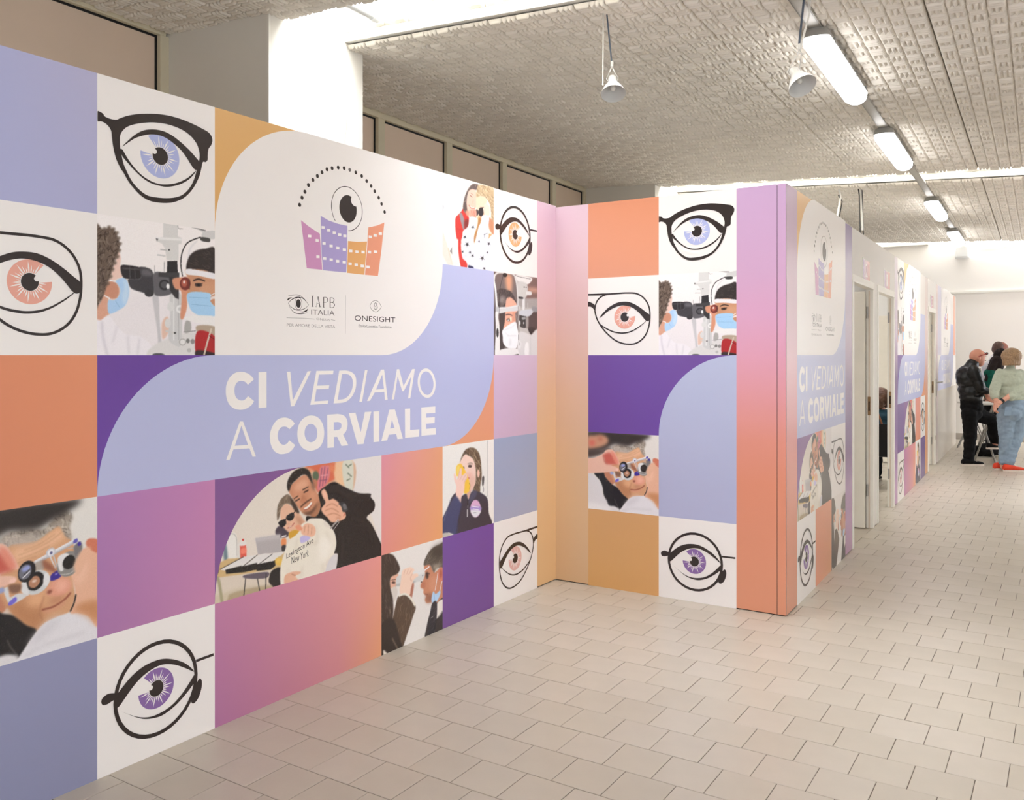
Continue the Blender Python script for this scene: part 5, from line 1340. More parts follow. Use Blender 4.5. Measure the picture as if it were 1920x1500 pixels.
# ---- booth interior partitions
M_booth = mat('booth_white', (240, 240, 238), rough=0.6, var=0.01)
bp = empty('booth_partition', (C2.x + CD.x * 8.2, C2.y + CD.y * 8.2, 0), CANG)
tag(bp, 'white inner partition seen through the second doorway', 'partition')
box('partition_panel', -.03, .03, TH, 2.6, 0.006, 2.48, M_booth, bp)
bp2 = empty('booth_partition', (C2.x + CD.x * 3.15, C2.y + CD.y * 3.15, 0), CANG)
tag(bp2, 'white inner partition between the first two booths', 'partition')
box('partition_panel', -.03, .03, TH + .02, 2.6, 0.006, 2.48, M_booth, bp2)
bp3 = empty('booth_partition', (C2.x, C2.y, 0), CANG)
tag(bp3, 'white rear panel closing the booths towards the windows', 'partition')
box('partition_panel', 0.2, 11.3, 2.6, 2.66, 0.006, 2.48, M_booth, bp3)
# ------------------------------------------------------------------ ceiling lamps
M_house = mat('lamp_housing', (150, 148, 142), rough=0.5, spec=0.4, var=0.03)
M_diff = mat('lamp_diffuser', (252, 252, 255), rough=0.3, var=0.0, emit=LAMP_STRENGTH)
M_diff2 = mat('lamp_diffuser_second_row', (252, 252, 255), rough=0.3, var=0.0, emit=LAMP2_STRENGTH)
M_rail = mat('galvanised_rail', (176, 172, 164), rough=0.45, metal=0.3, var=0.05, scale=20)
M_clip = mat('lamp_clip', (140, 140, 138), rough=0.4, metal=0.4, var=0.05)
LX = -1.15
LEN = 1.47
def oblong(bm, w, y0, y1, zs, n=10):
    """stack of outlines with rounded far and near ends; zs = list of (z, half width, inset)"""
    rings = []
    for z, hw, ins in zs:
        r = []
        e = 0.10 - ins * .5
        for k in range(n + 1):
            t = math.pi * k / n
            r.append(bm.verts.new((hw * math.cos(t), y1 - ins - e + e * math.sin(t), z)))
        for k in range(n + 1):
            t = math.pi * k / n
            r.append(bm.verts.new((-hw * math.cos(t), y0 + ins + e * .45 - e * .45 * math.sin(t), z)))
        rings.append(r)
    for a, b in zip(rings[:-1], rings[1:]):
        for k in range(len(a)): bm.faces.new((a[k], a[(k + 1) % len(a)], b[(k + 1) % len(a)], b[k]))
    bm.faces.new(rings[0]); bm.faces.new(rings[-1][::-1])
def lamp_meshes():
    bm = bmesh.new(); oblong(bm, .08, 0, LEN, [(.125, .05, .01), (.115, .07, .004), (.08, .084, 0), (.07, .084, 0)])
    a = me_bm('housing', bm, True, 35)
    bm = bmesh.new(); oblong(bm, .08, 0.012, LEN - .012, [(.071, .079, 0), (.042, .078, .001), (.02, .070, .010), (.004, .048, .03), (0.0, .02, .05)])
    b = me_bm('diffuser', bm, True, 35)
    bm = bmesh.new(); box_bm(bm, -.006, .006, -.012, .012, .06, .095, .002)
    c = me_bm('clip', bm)
    bm = bmesh.new(); box_bm(bm, -.03, .03, -.02, .02, .12, .15, .002)
    d = me_bm('bracket', bm)
    return a, b, c, d
LM = lamp_meshes()
LM2 = LM[1].copy()
def ceiling_lamp(xb, yb, label, cat='lamp', group='fluorescent lamps on the ceiling rail'):
    z = ceil_z(xb) - 0.175
    t = empty('ceiling_lamp', B(xb, yb, z), RB)
    tag(t, label, cat, group)
    obj('housing', LM[0], M_house, t); obj('diffuser', LM[1] if xb < 0 else LM2, M_diff if xb < 0 else M_diff2, t)
    for y in (.18, .52, .9, 1.28):
        for s in (-1, 1): obj('clip', LM[2], M_clip, t, loc=(s * .082, y, 0))
    for y in (.12, LEN - .12): obj('bracket', LM[3], M_house, t, loc=(0, y, 0))
    return t
seen = [(5.38, 'glowing white tube lamp nearest the camera, beside the hanging cone lamp'),
        (8.05, 'glowing tube lamp at the far end of the near ceiling bay'),
        (11.91, 'glowing tube lamp just beyond the second skylight slot'),
        (15.02, 'smallest, farthest glowing tube lamp before the end wall')]
for y, l in seen: ceiling_lamp(LX, y, l)
for x, y in ((1.55, 5.38), (1.55, 8.05), (1.55, 11.91), (1.55, 15.02)):
    ceiling_lamp(x, y, 'glowing tube lamp of the hall outside the picture', 'lamp', 'tube lamps outside the picture')
for x, lb in ((LX, 'steel lamp rail running along the ceiling towards the end wall'), (1.55, 'steel lamp rail of the row outside the picture')):
    t = empty('lamp_rail', B(x, 0, ceil_z(x)), RB)
    tag(t, lb, 'rail', 'lamp rails')
    bm = bmesh.new(); box_bm(bm, -.035, .035, -3.1, 17.3, -.055, -.040)
    obj('rail_channel', me_bm('rail_channel', bm), M_rail, t)
    for s in (-1, 1):
        bm = bmesh.new(); box_bm(bm, s * .035 - .003, s * .035 + .003, -3.1, 17.3, -.055, -.028)
        obj('rail_lip', me_bm('rail_lip', bm), M_rail, t)
# two hidden tube lamps added to brighten the booth interiors
M_diff3 = mat('booth_fill_diffuser', (252, 252, 255), rough=0.3, var=0.0, emit=BOOTH_FILL_STRENGTH)
LM3 = LM[1].copy()
for m_, lb in ((1.2, 'unseen fill lamp added inside the first booth'), (5.2, 'unseen fill lamp added inside the second booth')):
    q = C2 + CD * m_ + Vector((-CD.y, CD.x, 0)) * 2.45
    t = empty('booth_fill_lamp', (q.x, q.y, 2.3), CANG - math.pi / 2)
    tag(t, lb, 'lamp', 'fill lamps added inside the booths')
    obj('housing', LM[0], M_house, t); obj('diffuser', LM3, M_diff3, t)
    box('mount', -.16, -.02, .6, .8, .11, .14, M_house, t)
# ------------------------------------------------------------------ hanging cone lamps
M_shade = mat('white_enamel', (226, 226, 222), rough=0.35, spec=0.5, var=0.01)
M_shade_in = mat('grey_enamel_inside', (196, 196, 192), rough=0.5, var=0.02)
M_cord = mat('white_cord', (214, 212, 206), rough=0.6, var=0.03)
M_dcord = mat('slate_cable', (74, 84, 98), rough=0.5, var=0.05)
M_bulb = mat('clear_bulb', (216, 214, 204), rough=0.15, spec=0.6, var=0.0)
def cone_lamp(pos, tilt_dir, tilt, R, hook, label, dark, extra):
    """pos = world centre of the shade's opening"""
    t = empty('hanging_cone_lamp', pos)
    tag(t, label, 'lamp', 'white cone lamps hanging on cords')
    k = R / 0.09
    ax = Vector((tilt_dir[0] * math.sin(tilt), tilt_dir[1] * math.sin(tilt), math.cos(tilt)))   # from opening up to the neck
    q = Vector((0, 0, 1)).rotation_difference(ax)
    out = [(.09, 0), (.0895, .004), (.078, .03), (.055, .072), (.036, .1), (.033, .106), (.032, .15), (.028, .156), (0, .157)]
    bm = bmesh.new(); lathe_bm(bm, [(r * k, z * k) for r, z in out], 32)
    inn = [(.0, .1), (.03, .099), (.052, .07), (.075, .028), (.0875, .0015)]
    s = obj('shade', me_bm('shade', bm, True, 50), M_shade, t); s.rotation_mode = 'QUATERNION'; s.rotation_quaternion = q
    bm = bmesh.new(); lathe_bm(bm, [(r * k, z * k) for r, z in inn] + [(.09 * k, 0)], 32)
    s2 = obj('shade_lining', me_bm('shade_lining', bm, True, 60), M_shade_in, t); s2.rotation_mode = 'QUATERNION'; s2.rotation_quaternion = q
    bm = bmesh.new(); lathe_bm(bm, [(0, .03 * k), (.012 * k, .034 * k), (.02 * k, .05 * k), (.016 * k, .07 * k), (.01 * k, .098 * k)], 16)
    b = obj('bulb', me_bm('bulb', bm, True), M_bulb, t); b.rotation_mode = 'QUATERNION'; b.rotation_quaternion = q
    side = ax.cross(Vector((SN, -CS, 0))).normalized()
    neck = ax * .12 * k
    top = hook - pos
    for sg in (-1, 1):
        tube('yoke_wire', [neck + side * sg * .036 * k, neck + side * sg * .042 * k + ax * .03 * k, top + side * sg * .012 - Vector((0, 0, .03)), top], .0032, M_cord, t, 6)
    tube('cord_grip', [top - Vector((0, 0, .004)), top + Vector((0, 0, .028))], .009, M_cord, t)
    for pts, r, m in extra:
        tube('suspension_cord' if m is not M_dcord else 'power_cable', [Vector(p) - pos for p in pts], r, m, t, 6)
    return t
k1, k2 = 5.2, 4.75
zc1 = ceil_z(-2.3) - .02
p_ = lambda x, y, k: at_depth(x, y, k)
cone_lamp(p_(1150, 176, k1), (-SN, CS), math.radians(26), .0745, p_(1147.5, 124, k1), 'white cone lamp hanging left of the tube lamps on a pale cord', False,
          [([p_(1136, -14, k1), p_(1137, 18, k1), p_(1147, 118, k1)], .0045, M_dcord), ([p_(1131, -14, k1), p_(1131, 60, k1), p_(1130, 160, k1)], .0035, M_cord)])
cone_lamp(p_(1505, 162, k2), (-SN * .9 - CS * .42, CS * .9 - SN * .42), math.radians(34), .078, p_(1499, 92, k2), 'white cone lamp hanging in front of the nearest tube lamp, tied with string', True,
          [([p_(1509, -16, k2), p_(1503, 40, k2), p_(1498.5, 82, k2)], .0062, M_dcord), ([p_(1522, -16, k2), p_(1517, 30, k2), p_(1508, 66, k2), p_(1499, 92, k2)], .0035, M_cord),
           ([p_(1517, -16, k2), p_(1516, 30, k2), p_(1507, 60, k2), p_(1502, 90, k2)], .003, M_cord), ([p_(1488, 92, k2), p_(1494, 98, k2), p_(1508, 101, k2)], .0025, M_cord)])
# pulley clip of the left lamp
pc = empty('cord_pulley', p_(1137, 9, k1))
tag(pc, 'small white cord clip above the left cone lamp', 'clip')
bm = bmesh.new(); box_bm(bm, -.012, .012, -.006, .006, -.035, .04, .003)
obj('clip_plate', me_bm('clip_plate', bm), M_cord, pc, rot=(0, 0, YAW))
bm = bmesh.new(); tube_bm(bm, [(0, -.008, -.02), (0, .008, -.02)], .009)
obj('clip_wheel', me_bm('clip_wheel', bm, True, 40), M_gask, pc, rot=(0, 0, YAW))
# cables hanging from the second slot
M_wire = mat('black_wire', (40, 40, 40), rough=0.5, var=0.05)
def hang(pts, wires, label, k):
    t = empty('hanging_cable', p_(pts[-1][0], pts[-1][1], k))
    tag(t, label, 'cable', 'cables hanging from the far skylight slot')
    o0 = t.location.copy()
    tube('cable_sleeve', [p_(x, y, k) - o0 for x, y in pts], .012, M_cord, t, 8)
    for w in wires: tube('wire', [p_(x, y, k) - o0 for x, y in w], .006, M_wire, t, 6)
hang([(1571, 336), (1573, 352), (1576, 370), (1573, 388), (1567, 420)], [[(1575, 340), (1574, 366), (1579, 378), (1573, 412)], [(1572, 366), (1576, 373)]], 'white cable with a black wire hanging above the booth, nearer the eye square', 10.6)
hang([(1609, 332), (1612, 348), (1614, 372), (1616, 405), (1617, 432)], [[(1607, 340), (1611, 366), (1613, 440)], [(1616, 345), (1617, 380), (1619, 440)], [(1613, 436), (1620, 444)]], 'longer white cable with two black wires hanging above the booth signs', 10.6)
# pipe in the near skylight slot
pp = empty('slot_pipe', B(-3.78, 4.2, 3.76), RB)
tag(pp, 'pale grey pipe crossing the near skylight slot above the pier', 'pipe')
M_pipe = mat('grey_pipe', (206, 208, 208), rough=0.4, var=0.02)
tube('pipe', [(0, -.6, 0), (0, .27, 0)], .036, M_pipe, pp, 16)
tube('pipe_collar', [(0, .24, 0), (0, .30, 0)], .042, M_pipe, pp, 16)
# boxes on the end wall
ws = empty('wall_speaker', B(-1.17, 17.36, 3.215), RB)
tag(ws, 'white rounded loudspeaker box on the end wall', 'loudspeaker')
M_spk = mat('speaker_white', (240, 241, 240), rough=0.4, var=0.01)
bm = bmesh.new(); box_bm(bm, -.122, .122, -.08, .06, 0, .235, .035); obj('cabinet', me_bm('cabinet', bm, True, 35), M_spk, ws)
bm = bmesh.new(); box_bm(bm, -.095, .095, -.086, -.07, .025, .21, .01); obj('grille', me_bm('grille', bm), M_spk, ws)
bm = bmesh.new(); box_bm(bm, -.03, .03, .05, .07, .08, .15, .003); obj('wall_bracket', me_bm('wall_bracket', bm), M_spk, ws)
sn = empty('wall_sensor', B(-1.17, 17.38, 3.43), RB)
tag(sn, 'tiny cream junction box above the loudspeaker', 'junction box')
bm = bmesh.new(); box_bm(bm, -.035, .035, -.04, .04, 0, .08, .006); obj('sensor_case', me_bm('sensor_case', bm), M_cream, sn)
tube('surface_conduit', [(.16, .025, -.055), (1.0, .025, -.035), (2.0, .025, .0)], .008, M_trim, sn, 6)
# ------------------------------------------------------------------ people
from mathutils import noise as mnoise
AD = at_depth
RV, FV = Vector((CS, SN, 0)), Vector((-SN, CS, 0))         # picture right and picture depth as world directions
BASIS = Matrix((RV, FV, Vector((0, 0, 1)))).transposed()   # columns: right, away, up
def blob(name, prims, voxel, m, parent, fold=0.0, fscale=14.0, smooth=4, cut=None):
    """one continuous surface grown from tapered capsules ('c') and ellipsoids ('e')"""
    bm = bmesh.new()
    o0 = parent.location if parent is not None else Vector()
    for p in prims:
        if p[0] == 'c':
            _, a, ra, b, rb = p
            a, b = Vector(a) - o0, Vector(b) - o0
            tube_bm(bm, [a, b], [ra, rb], 14)
            ellipsoid_bm(bm, a, (ra,) * 3, None, 14, 8); ellipsoid_bm(bm, b, (rb,) * 3, None, 14, 8)
        else:
            c, r = Vector(p[1]) - o0, p[2]
            R = BASIS.copy()
            if len(p) > 3: R = R @ Matrix.Rotation(p[3], 3, 'Y')
            if len(p) > 4: R = R @ Matrix.Rotation(p[4], 3, 'X')
            ellipsoid_bm(bm, c, r, R, 20, 14)
    me = me_bm(name + '_raw', bm)
    ob = bpy.data.objects.new(name + '_raw', me); COL.objects.link(ob)
    md = ob.modifiers.new('r', 'REMESH'); md.mode = 'VOXEL'; md.voxel_size = voxel
    sm = ob.modifiers.new('s', 'SMOOTH'); sm.iterations = smooth; sm.factor = 0.5
    dg = bpy.context.evaluated_depsgraph_get()
    out = bpy.data.meshes.new_from_object(ob.evaluated_get(dg))
    bpy.data.objects.remove(ob); bpy.data.meshes.remove(me)
    out.name = name
    if fold:
        n = len(out.vertices)
        co = np.empty(n * 3); out.vertices.foreach_get('co', co); co = co.reshape(-1, 3)
        no = np.array([v.normal[:] for v in out.vertices])
        d = np.array([mnoise.noise(Vector((c[0] * fscale, c[1] * fscale, c[2] * fscale * 1.7))) + .5 * mnoise.noise(Vector((c[0] * fscale * 2.3 + 5, c[1] * fscale * 2.3, c[2] * fscale * 3.5))) for c in co])
        co += no * (d * fold)[:, None]
        out.vertices.foreach_set('co', co.ravel())
    out.polygons.foreach_set('use_smooth', [True] * len(out.polygons))
    out.update()
    return obj(name, out, m, parent)
SKIN = mat('skin_warm', (214, 160, 138), rough=0.55, spec=0.35, var=0.06, scale=18)
SKIN2 = mat('skin_tan', (196, 138, 116), rough=0.5, spec=0.35, var=0.08, scale=16)
SKIN3 = mat('skin_brown', (150, 96, 80), rough=0.55, spec=0.35, var=0.08, scale=16)
HAIR_B = mat('hair_light_brown', (150, 122, 92), rough=0.5, spec=0.4, var=0.25, scale=60, bump=0.6, bscale=120)
HAIR_D = mat('hair_black_brown', (34, 23, 21), rough=0.7, spec=0.2, var=0.25, scale=50, bump=0.6, bscale=120)
HAIR_S = mat('hair_short_brown', (92, 68, 58), rough=0.6, var=0.2, scale=50, bump=0.5, bscale=150)
HAIR_R = mat('hair_auburn', (92, 62, 44), rough=0.5, var=0.25, scale=40, bump=0.6, bscale=120)
LEATH = mat('black_leather', (13, 13, 14), rough=0.34, spec=0.4, var=0.15, scale=25, bump=0.25, bscale=60)
BLACK = mat('black_cloth', (16, 15, 16), rough=0.85, spec=0.2, var=0.15, scale=30)
MINT = mat('mint_sweater', (176, 184, 166), rough=0.9, spec=0.15, var=0.06, scale=40, bump=0.5, bscale=140, sheen=0.2)
JEAN = mat('washed_denim', (138, 158, 176), rough=0.85, spec=0.2, var=0.12, scale=14, bump=0.3, bscale=160)
JEAN2 = mat('denim_pocket', (132, 152, 171), rough=0.85, spec=0.2, var=0.06, scale=14)
REDS = mat('red_canvas', (222, 70, 44), rough=0.8, var=0.06, scale=30)
SOLE = mat('white_rubber', (226, 216, 204), rough=0.6, var=0.04)
GREEN = mat('green_knit', (22, 82, 68), rough=0.9, spec=0.15, var=0.12, scale=30, bump=0.3, bscale=120)
SHIRT = mat('pale_grey_shirt', (208, 206, 206), rough=0.85, var=0.04, scale=20)
TEAL = mat('teal_jacket', (22, 62, 78), rough=0.7, var=0.15, scale=20)
NAVY = mat('dark_trousers', (34, 36, 44), rough=0.85, var=0.1)
WATCH = mat('watch_strap', (22, 22, 24), rough=0.4, var=0.05)
REDP = mat('red_plastic', (150, 36, 34), rough=0.3, var=0.05)
LENS = mat('dark_lens', (40, 26, 28), rough=0.15, spec=0.6, var=0.0)
IRON = mat('grey_tube', (150, 148, 142), rough=0.4, metal=0.3, var=0.05)
FACE_D = mat('face_feature', (70, 44, 40), rough=0.6, var=0.05)

def person(px, k, label):
    r = ray(px)
    t = empty('person', (k * r[0], k * r[1], 0))
    tag(t, label, 'person')
    return t
def hand(prims, w, fdir, side, nrm, s=1.0, curl=0.5):
    """palm and five bent fingers: w wrist, fdir towards the fingers, side towards the thumb, nrm palm normal"""
    w, f, sd, n = Vector(w), Vector(fdir).normalized(), Vector(side).normalized(), Vector(nrm).normalized()
    c = w + f * .045 * s
    prims += [('c', w, .022 * s, w + f * .03 * s, .026 * s)]
    for i, (o, ln) in enumerate(((.028, .068), (.009, .078), (-.010, .072), (-.027, .056))):
        a = w + f * .03 * s + sd * o * .8 * s; b = w + f * .085 * s + sd * o * s
        prims += [('c', a, .013 * s, b, .0105 * s)]
        m = b + (f * (1 - curl * .5) + n * curl * .7).normalized() * ln * .5 * s
        e = m + (f * (1 - curl) + n * curl * 1.1).normalized() * ln * .5 * s
        prims += [('c', b, .0098 * s, m, .009 * s), ('c', m, .009 * s, e, .0075 * s)]
    a = w + f * .025 * s + sd * .022 * s; b = a + (f * .7 + sd * .8).normalized() * .035 * s; e = b + (f * .95 + n * .4).normalized() * .03 * s
    prims += [('c', a, .014 * s, b, .012 * s), ('c', b, .011 * s, e, .0085 * s)]
def face(t, c, fwd, up, skin, s=1.0):
    """eyes, brows, nose, mouth and ears on a head centred at c (world)"""
    o0 = t.location
    f, u = Vector(fwd).normalized(), Vector(up).normalized()
    sd = f.cross(u).normalized()
    c = Vector(c)
    for sg in (-1, 1):
        e = ellipsoid('eye', c + f * .088 * s + sd * sg * .033 * s + u * .008 * s - o0, (.013 * s,) * 3, SOLE, t)
        ellipsoid('eyebrow', c + f * .094 * s + sd * sg * .033 * s + u * .03 * s - o0, (.018 * s, .018 * s, .005 * s), FACE_D, t)
    ellipsoid('mouth', c + f * .09 * s - u * .058 * s - o0, (.02 * s, .02 * s, .006 * s), FACE_D, t)
def shoe(t, heel, toe, w, h, m, sole=True, name='shoe'):
    o0 = t.location
    heel, toe = Vector(heel), Vector(toe)
    d = (toe - heel); L = d.length; d.normalize(); u = Vector((0, 0, 1)); s = u.cross(d).normalized()
    prof = [(0.0, .7, .75), (.05, .88, .95), (.2, .92, 1.0), (.4, .92, .9), (.58, 1.0, .7), (.76, 1.0, .62), (.9, .86, .55), (.97, .62, .46), (1.0, .4, .36)]
    bm = bmesh.new(); rings = []
    for a, ww, hh in prof:
        c = heel + d * L * a - o0
        ring = []
        for k in range(12):
            t_ = 2 * math.pi * k / 12
            ring.append(bm.verts.new(c + s * math.cos(t_) * w / 2 * ww + u * (.014 + max(0.0, (math.sin(t_) * .5 + .5)) * (h * hh - .014))))
        rings.append(ring)
    for a, b in zip(rings[:-1], rings[1:]):
        for k in range(12): bm.faces.new((a[k], a[(k + 1) % 12], b[(k + 1) % 12], b[k]))
    bm.faces.new(rings[0]); bm.faces.new(rings[-1][::-1])
    so = obj(name, me_bm(name, bm, True, 60), m, t)
    bm = bmesh.new(); lo, hi = [], []
    for z, lst in ((0.0, lo), (.026, hi)):
        for k in range(20):
            t_ = 2 * math.pi * k / 20
            q = math.cos(t_)
            c = heel + d * L * (.5 + .52 * q) - o0
            ww = w / 2 * (1.04 if q > 0 else .92)
            lst.append(bm.verts.new(c + s * math.sin(t_) * ww * (abs(math.sin(t_)) ** -.35 if abs(math.sin(t_)) > .05 else 1) + u * z))
    for k in range(20): bm.faces.new((lo[k], lo[(k + 1) % 20], hi[(k + 1) % 20], hi[k]))
    bm.faces.new(lo[::-1]); bm.faces.new(hi)
    so2 = obj('sole', me_bm('sole', bm), SOLE, so)
    return so

# ---- woman in the mint sweater, hands clasped behind her back
K = 11.27
t = person(1893, K, 'person in a mint sweater and light jeans, hands clasped behind the back')
fw = (RV * .75 + FV * .66).normalized()
A = lambda x, y, d=0.0: AD(x, y, K + d)
hd = A(1898, 668, .02)
wr1, wr2 = A(1868, 753, -.15), A(1877, 753, -.19)
sk = [('e', hd, (.083, .095, .112)), ('c', A(1897, 676, .03), .05, A(1896, 692, .01), .052), ('c', hd + fw * .07, .04, hd + fw * .085 - Vector((0, 0, .03)), .02),
      ('e', A(1893, 712), (.14, .1, .14)), ('e', A(1897, 762), (.13, .11, .12)), ('c', A(1893, 712), .105, A(1897, 755), .105),
      ('c', A(1886, 780), .08, A(1884, 822), .05), ('c', A(1884, 822), .05, A(1881, 874), .04), ('c', A(1906, 780), .08, A(1903, 824), .05), ('c', A(1903, 824), .05, A(1891, 876), .04),
      ('c', A(1874, 700), .045, A(1863, 734, -.08), .04), ('c', A(1863, 734, -.08), .04, wr1, .026), ('c', A(1911, 700), .045, A(1909, 732, -.1), .04), ('c', A(1909, 732, -.1), .04, wr2, .027)]
hand(sk, wr1, A(1864, 767, -.16) - wr1, -FV, RV * .7 - Vector((0, 0, .2)), 1.0, .6)
hand(sk, wr2, A(1864, 764, -.2) - wr2, Vector((0, 0, 1)), FV * -.2 - Vector((0, 0, .8)), 1.0, .55)
blob('body', sk, .0075, SKIN, t, 0, smooth=2)
face(t, hd, fw, (0, 0, 1), SKIN)
blob('hair', [('e', A(1896.5, 667.5, -.005), (.121, .121, .108))] + [('c', A(1896.5 + 13.0 * math.cos(q), 671, .09 * math.sin(q)), .03, A(1896.5 + 14.6 * math.cos(q), 683, .095 * math.sin(q)), .019) for q in np.linspace(math.pi * .95, math.pi * 2.15, 13)], .007, HAIR_B, t, .004, 60, 2)
blob('sweater', [('e', A(1893, 703), (.165, .125, .085)), ('e', A(1892, 716), (.17, .14, .12)), ('e', A(1893, 733), (.168, .145, .11)), ('e', A(1896, 746), (.18, .155, .062)), ('c', A(1895, 694), .062, A(1895, 689.5), .056),
      ('c', A(1875, 700), .064, A(1864, 732, -.08), .062), ('c', A(1864, 732, -.08), .062, A(1865, 742, -.11), .056), ('c', A(1911, 701), .066, A(1911, 728, -.08), .066), ('c', A(1911, 730, -.1), .064, A(1895, 744, -.15), .05),
      ('e', A(1908, 740, .02), (.12, .14, .08))], .009, MINT, t, .007, 16, 3)
blob('jeans', [('e', A(1897, 753), (.165, .15, .07)), ('e', A(1898, 764), (.172, .158, .1)), ('e', A(1894, 776, -.04), (.13, .15, .1)), ('e', A(1906, 776, .03), (.12, .15, .1)), ('c', A(1887, 778, -.02), .115, A(1885, 820, -.02), .082), ('c', A(1885, 820, -.02), .078, A(1881, 860), .058), ('c', A(1907, 778, .02), .12, A(1904, 822), .09), ('c', A(1904, 822), .084, A(1893, 861, -.04), .064),
      ('c', A(1881, 861), .061, A(1881, 865), .06), ('c', A(1893, 862, -.04), .068, A(1892.5, 866, -.04), .066)], .009, JEAN, t, .008, 13, 3)
bm = bmesh.new(); box_bm(bm, -.055, .055, -.004, .004, -.065, .05, .003)
pk = obj('back_pocket', me_bm('back_pocket', bm), JEAN2, t, loc=A(1890, 770, -.195) - t.location, rot=(math.radians(8), 0, YAW + .25))
fz = Vector((A(1878, 880).x, A(1878, 880).y, 0))
h1 = Vector((*floor_pt(1881, 884)[:2], 0)); t1 = h1 + (RV * .98 - FV * .12).normalized() * .262
shoe(t, h1, t1, .095, .1, REDS)
h2 = h1 - RV * .05 + FV * .13; shoe(t, h2, h2 + (RV * .98 - FV * .05).normalized() * .255, .095, .1, REDS)
bm = bmesh.new(); tube_bm(bm, [h1 + (t1 - h1) * .48 + Vector((0, 0, .075)) - t.location, h1 + (t1 - h1) * .56 + Vector((0, 0, .085)) - t.location + FV * .02, h1 + (t1 - h1) * .62 + Vector((0, 0, .062)) - t.location], .005, 6)
obj('shoelace', me_bm('shoelace', bm, True), SOLE, t)
d = (A(1864, 764, -.2) - wr2).normalized()
bm = bmesh.new(); tube_bm(bm, [wr2 - d * .028 - t.location, wr2 + d * .0 - t.location], .034, 18); obj('watch', me_bm('watch', bm, True, 40), WATCH, t)

# ---- man in the black leather jacket
K = 11.87
t = person(1818, K, 'bald person in a black leather jacket with red sunglasses on the forehead')
A = lambda x, y, d=0.0: AD(x, y, K + d)
hd = A(1832.5, 668.5)
wr = A(1849, 737, -.16)
sk = [('e', hd, (.105, .08, .102)), ('e', A(1837, 675), (.062, .06, .07)), ('c', A(1842, 671), .03, A(1845.5, 674.5), .014), ('c', A(1841, 680.5), .033, A(1838, 683), .035), ('c', A(1828, 678), .056, A(1822, 690), .062),
      ('e', A(1817, 710), (.12, .14, .16)), ('c', A(1817, 712), .105, A(1821, 760), .1), ('c', A(1819, 775, -.06), .07, A(1819, 822, -.05), .055), ('c', A(1819, 822, -.05), .05, A(1816, 866, -.03), .04),
      ('c', A(1828, 776, .06), .075, A(1860, 787, .05), .06), ('c', A(1861, 788, .05), .055, A(1866, 832, .04), .038),
      ('c', A(1826, 696, -.16), .05, A(1838, 730, -.18), .04), ('c', A(1838, 730, -.18), .04, wr, .028), ('c', A(1822, 696, .16), .05, A(1838, 728, .2), .04), ('c', A(1838, 728, .2), .04, A(1858, 738, .2), .028),
      ('e', A(1836, 672, -.08), (.018, .012, .03))]
hand(sk, wr, RV * .3 - Vector((0, 0, .6)) + FV * .1, RV, -FV * .3 + RV * .1, 1.0, .5)
hand(sk, A(1858, 738, .2), RV - Vector((0, 0, .25)), FV, Vector((0, 0, -1)), 1.0, .4)
blob('body', sk, .0075, SKIN2, t, 0, smooth=2)
face(t, hd + RV * .012, RV, (0, 0, 1), SKIN2, .98)
blob('jacket', [('e', A(1812, 699), (.112, .17, .095)), ('e', A(1814, 714), (.128, .185, .13)), ('e', A(1817, 731), (.132, .18, .12)), ('e', A(1820, 746), (.138, .175, .075)), ('c', A(1823, 684), .085, A(1820, 692), .1), ('c', A(1826, 680.5), .066, A(1822, 686), .082), ('e', A(1805.5, 707), (.075, .15, .11)),
      ('c', A(1825, 696, -.16), .082, A(1838, 727, -.18), .066), ('c', A(1838, 729, -.18), .064, A(1849, 733, -.17), .05), ('c', A(1820, 696, .16), .08, A(1838, 727, .2), .064), ('c', A(1838, 729, .2), .062, A(1857, 737, .2), .048), ('e', A(1831, 738), (.07, .15, .08))], .009, LEATH, t, .009, 9, 3)
tube('jacket_zip', [A(1838, 690, -.1) - t.location, A(1843, 715, -.1) - t.location, A(1841, 748, -.12) - t.location], .004, IRON, t, 6)
blob('trousers', [('e', A(1821, 752), (.135, .16, .09)), ('e', A(1822, 762), (.145, .15, .12)), ('e', A(1822, 776), (.13, .145, .1)), ('c', A(1818.5, 776, -.06), .105, A(1819, 822, -.05), .08), ('c', A(1819, 822, -.05), .078, A(1816, 864, -.03), .068), ('c', A(1830, 777, .06), .105, A(1860, 787, .05), .085), ('c', A(1861, 788, .05), .082, A(1866, 826, .04), .06)], .009, BLACK, t, .008, 12, 3)
h1 = Vector((*floor_pt(1803.5, 873)[:2], 0)); s1 = shoe(t, h1, h1 + (RV * .985 - FV * .05) * .29, .1, .1, BLACK)
h2 = A(1849.5, 842, .04); shoe(t, h2, h2 + (RV * .97 - FV * .1) * .17, .09, .085, BLACK)
# the white letter on the near shoe
bm = bmesh.new(); c0 = h1 + RV * .135 - FV * .052 - t.location
zz = Vector((0, 0, 1))
for a, b in (((0, .025), (.008, .062)), ((.008, .062), (.04, .028)), ((.04, .028), (.05, .066))):
    tube_bm(bm, [c0 + RV * a[0] + zz * a[1] + FV * (a[1] * .25), c0 + RV * b[0] + zz * b[1] + FV * (b[1] * .25)], .0045, 6)
obj('shoe_letter', me_bm('shoe_letter', bm), SOLE, s1)
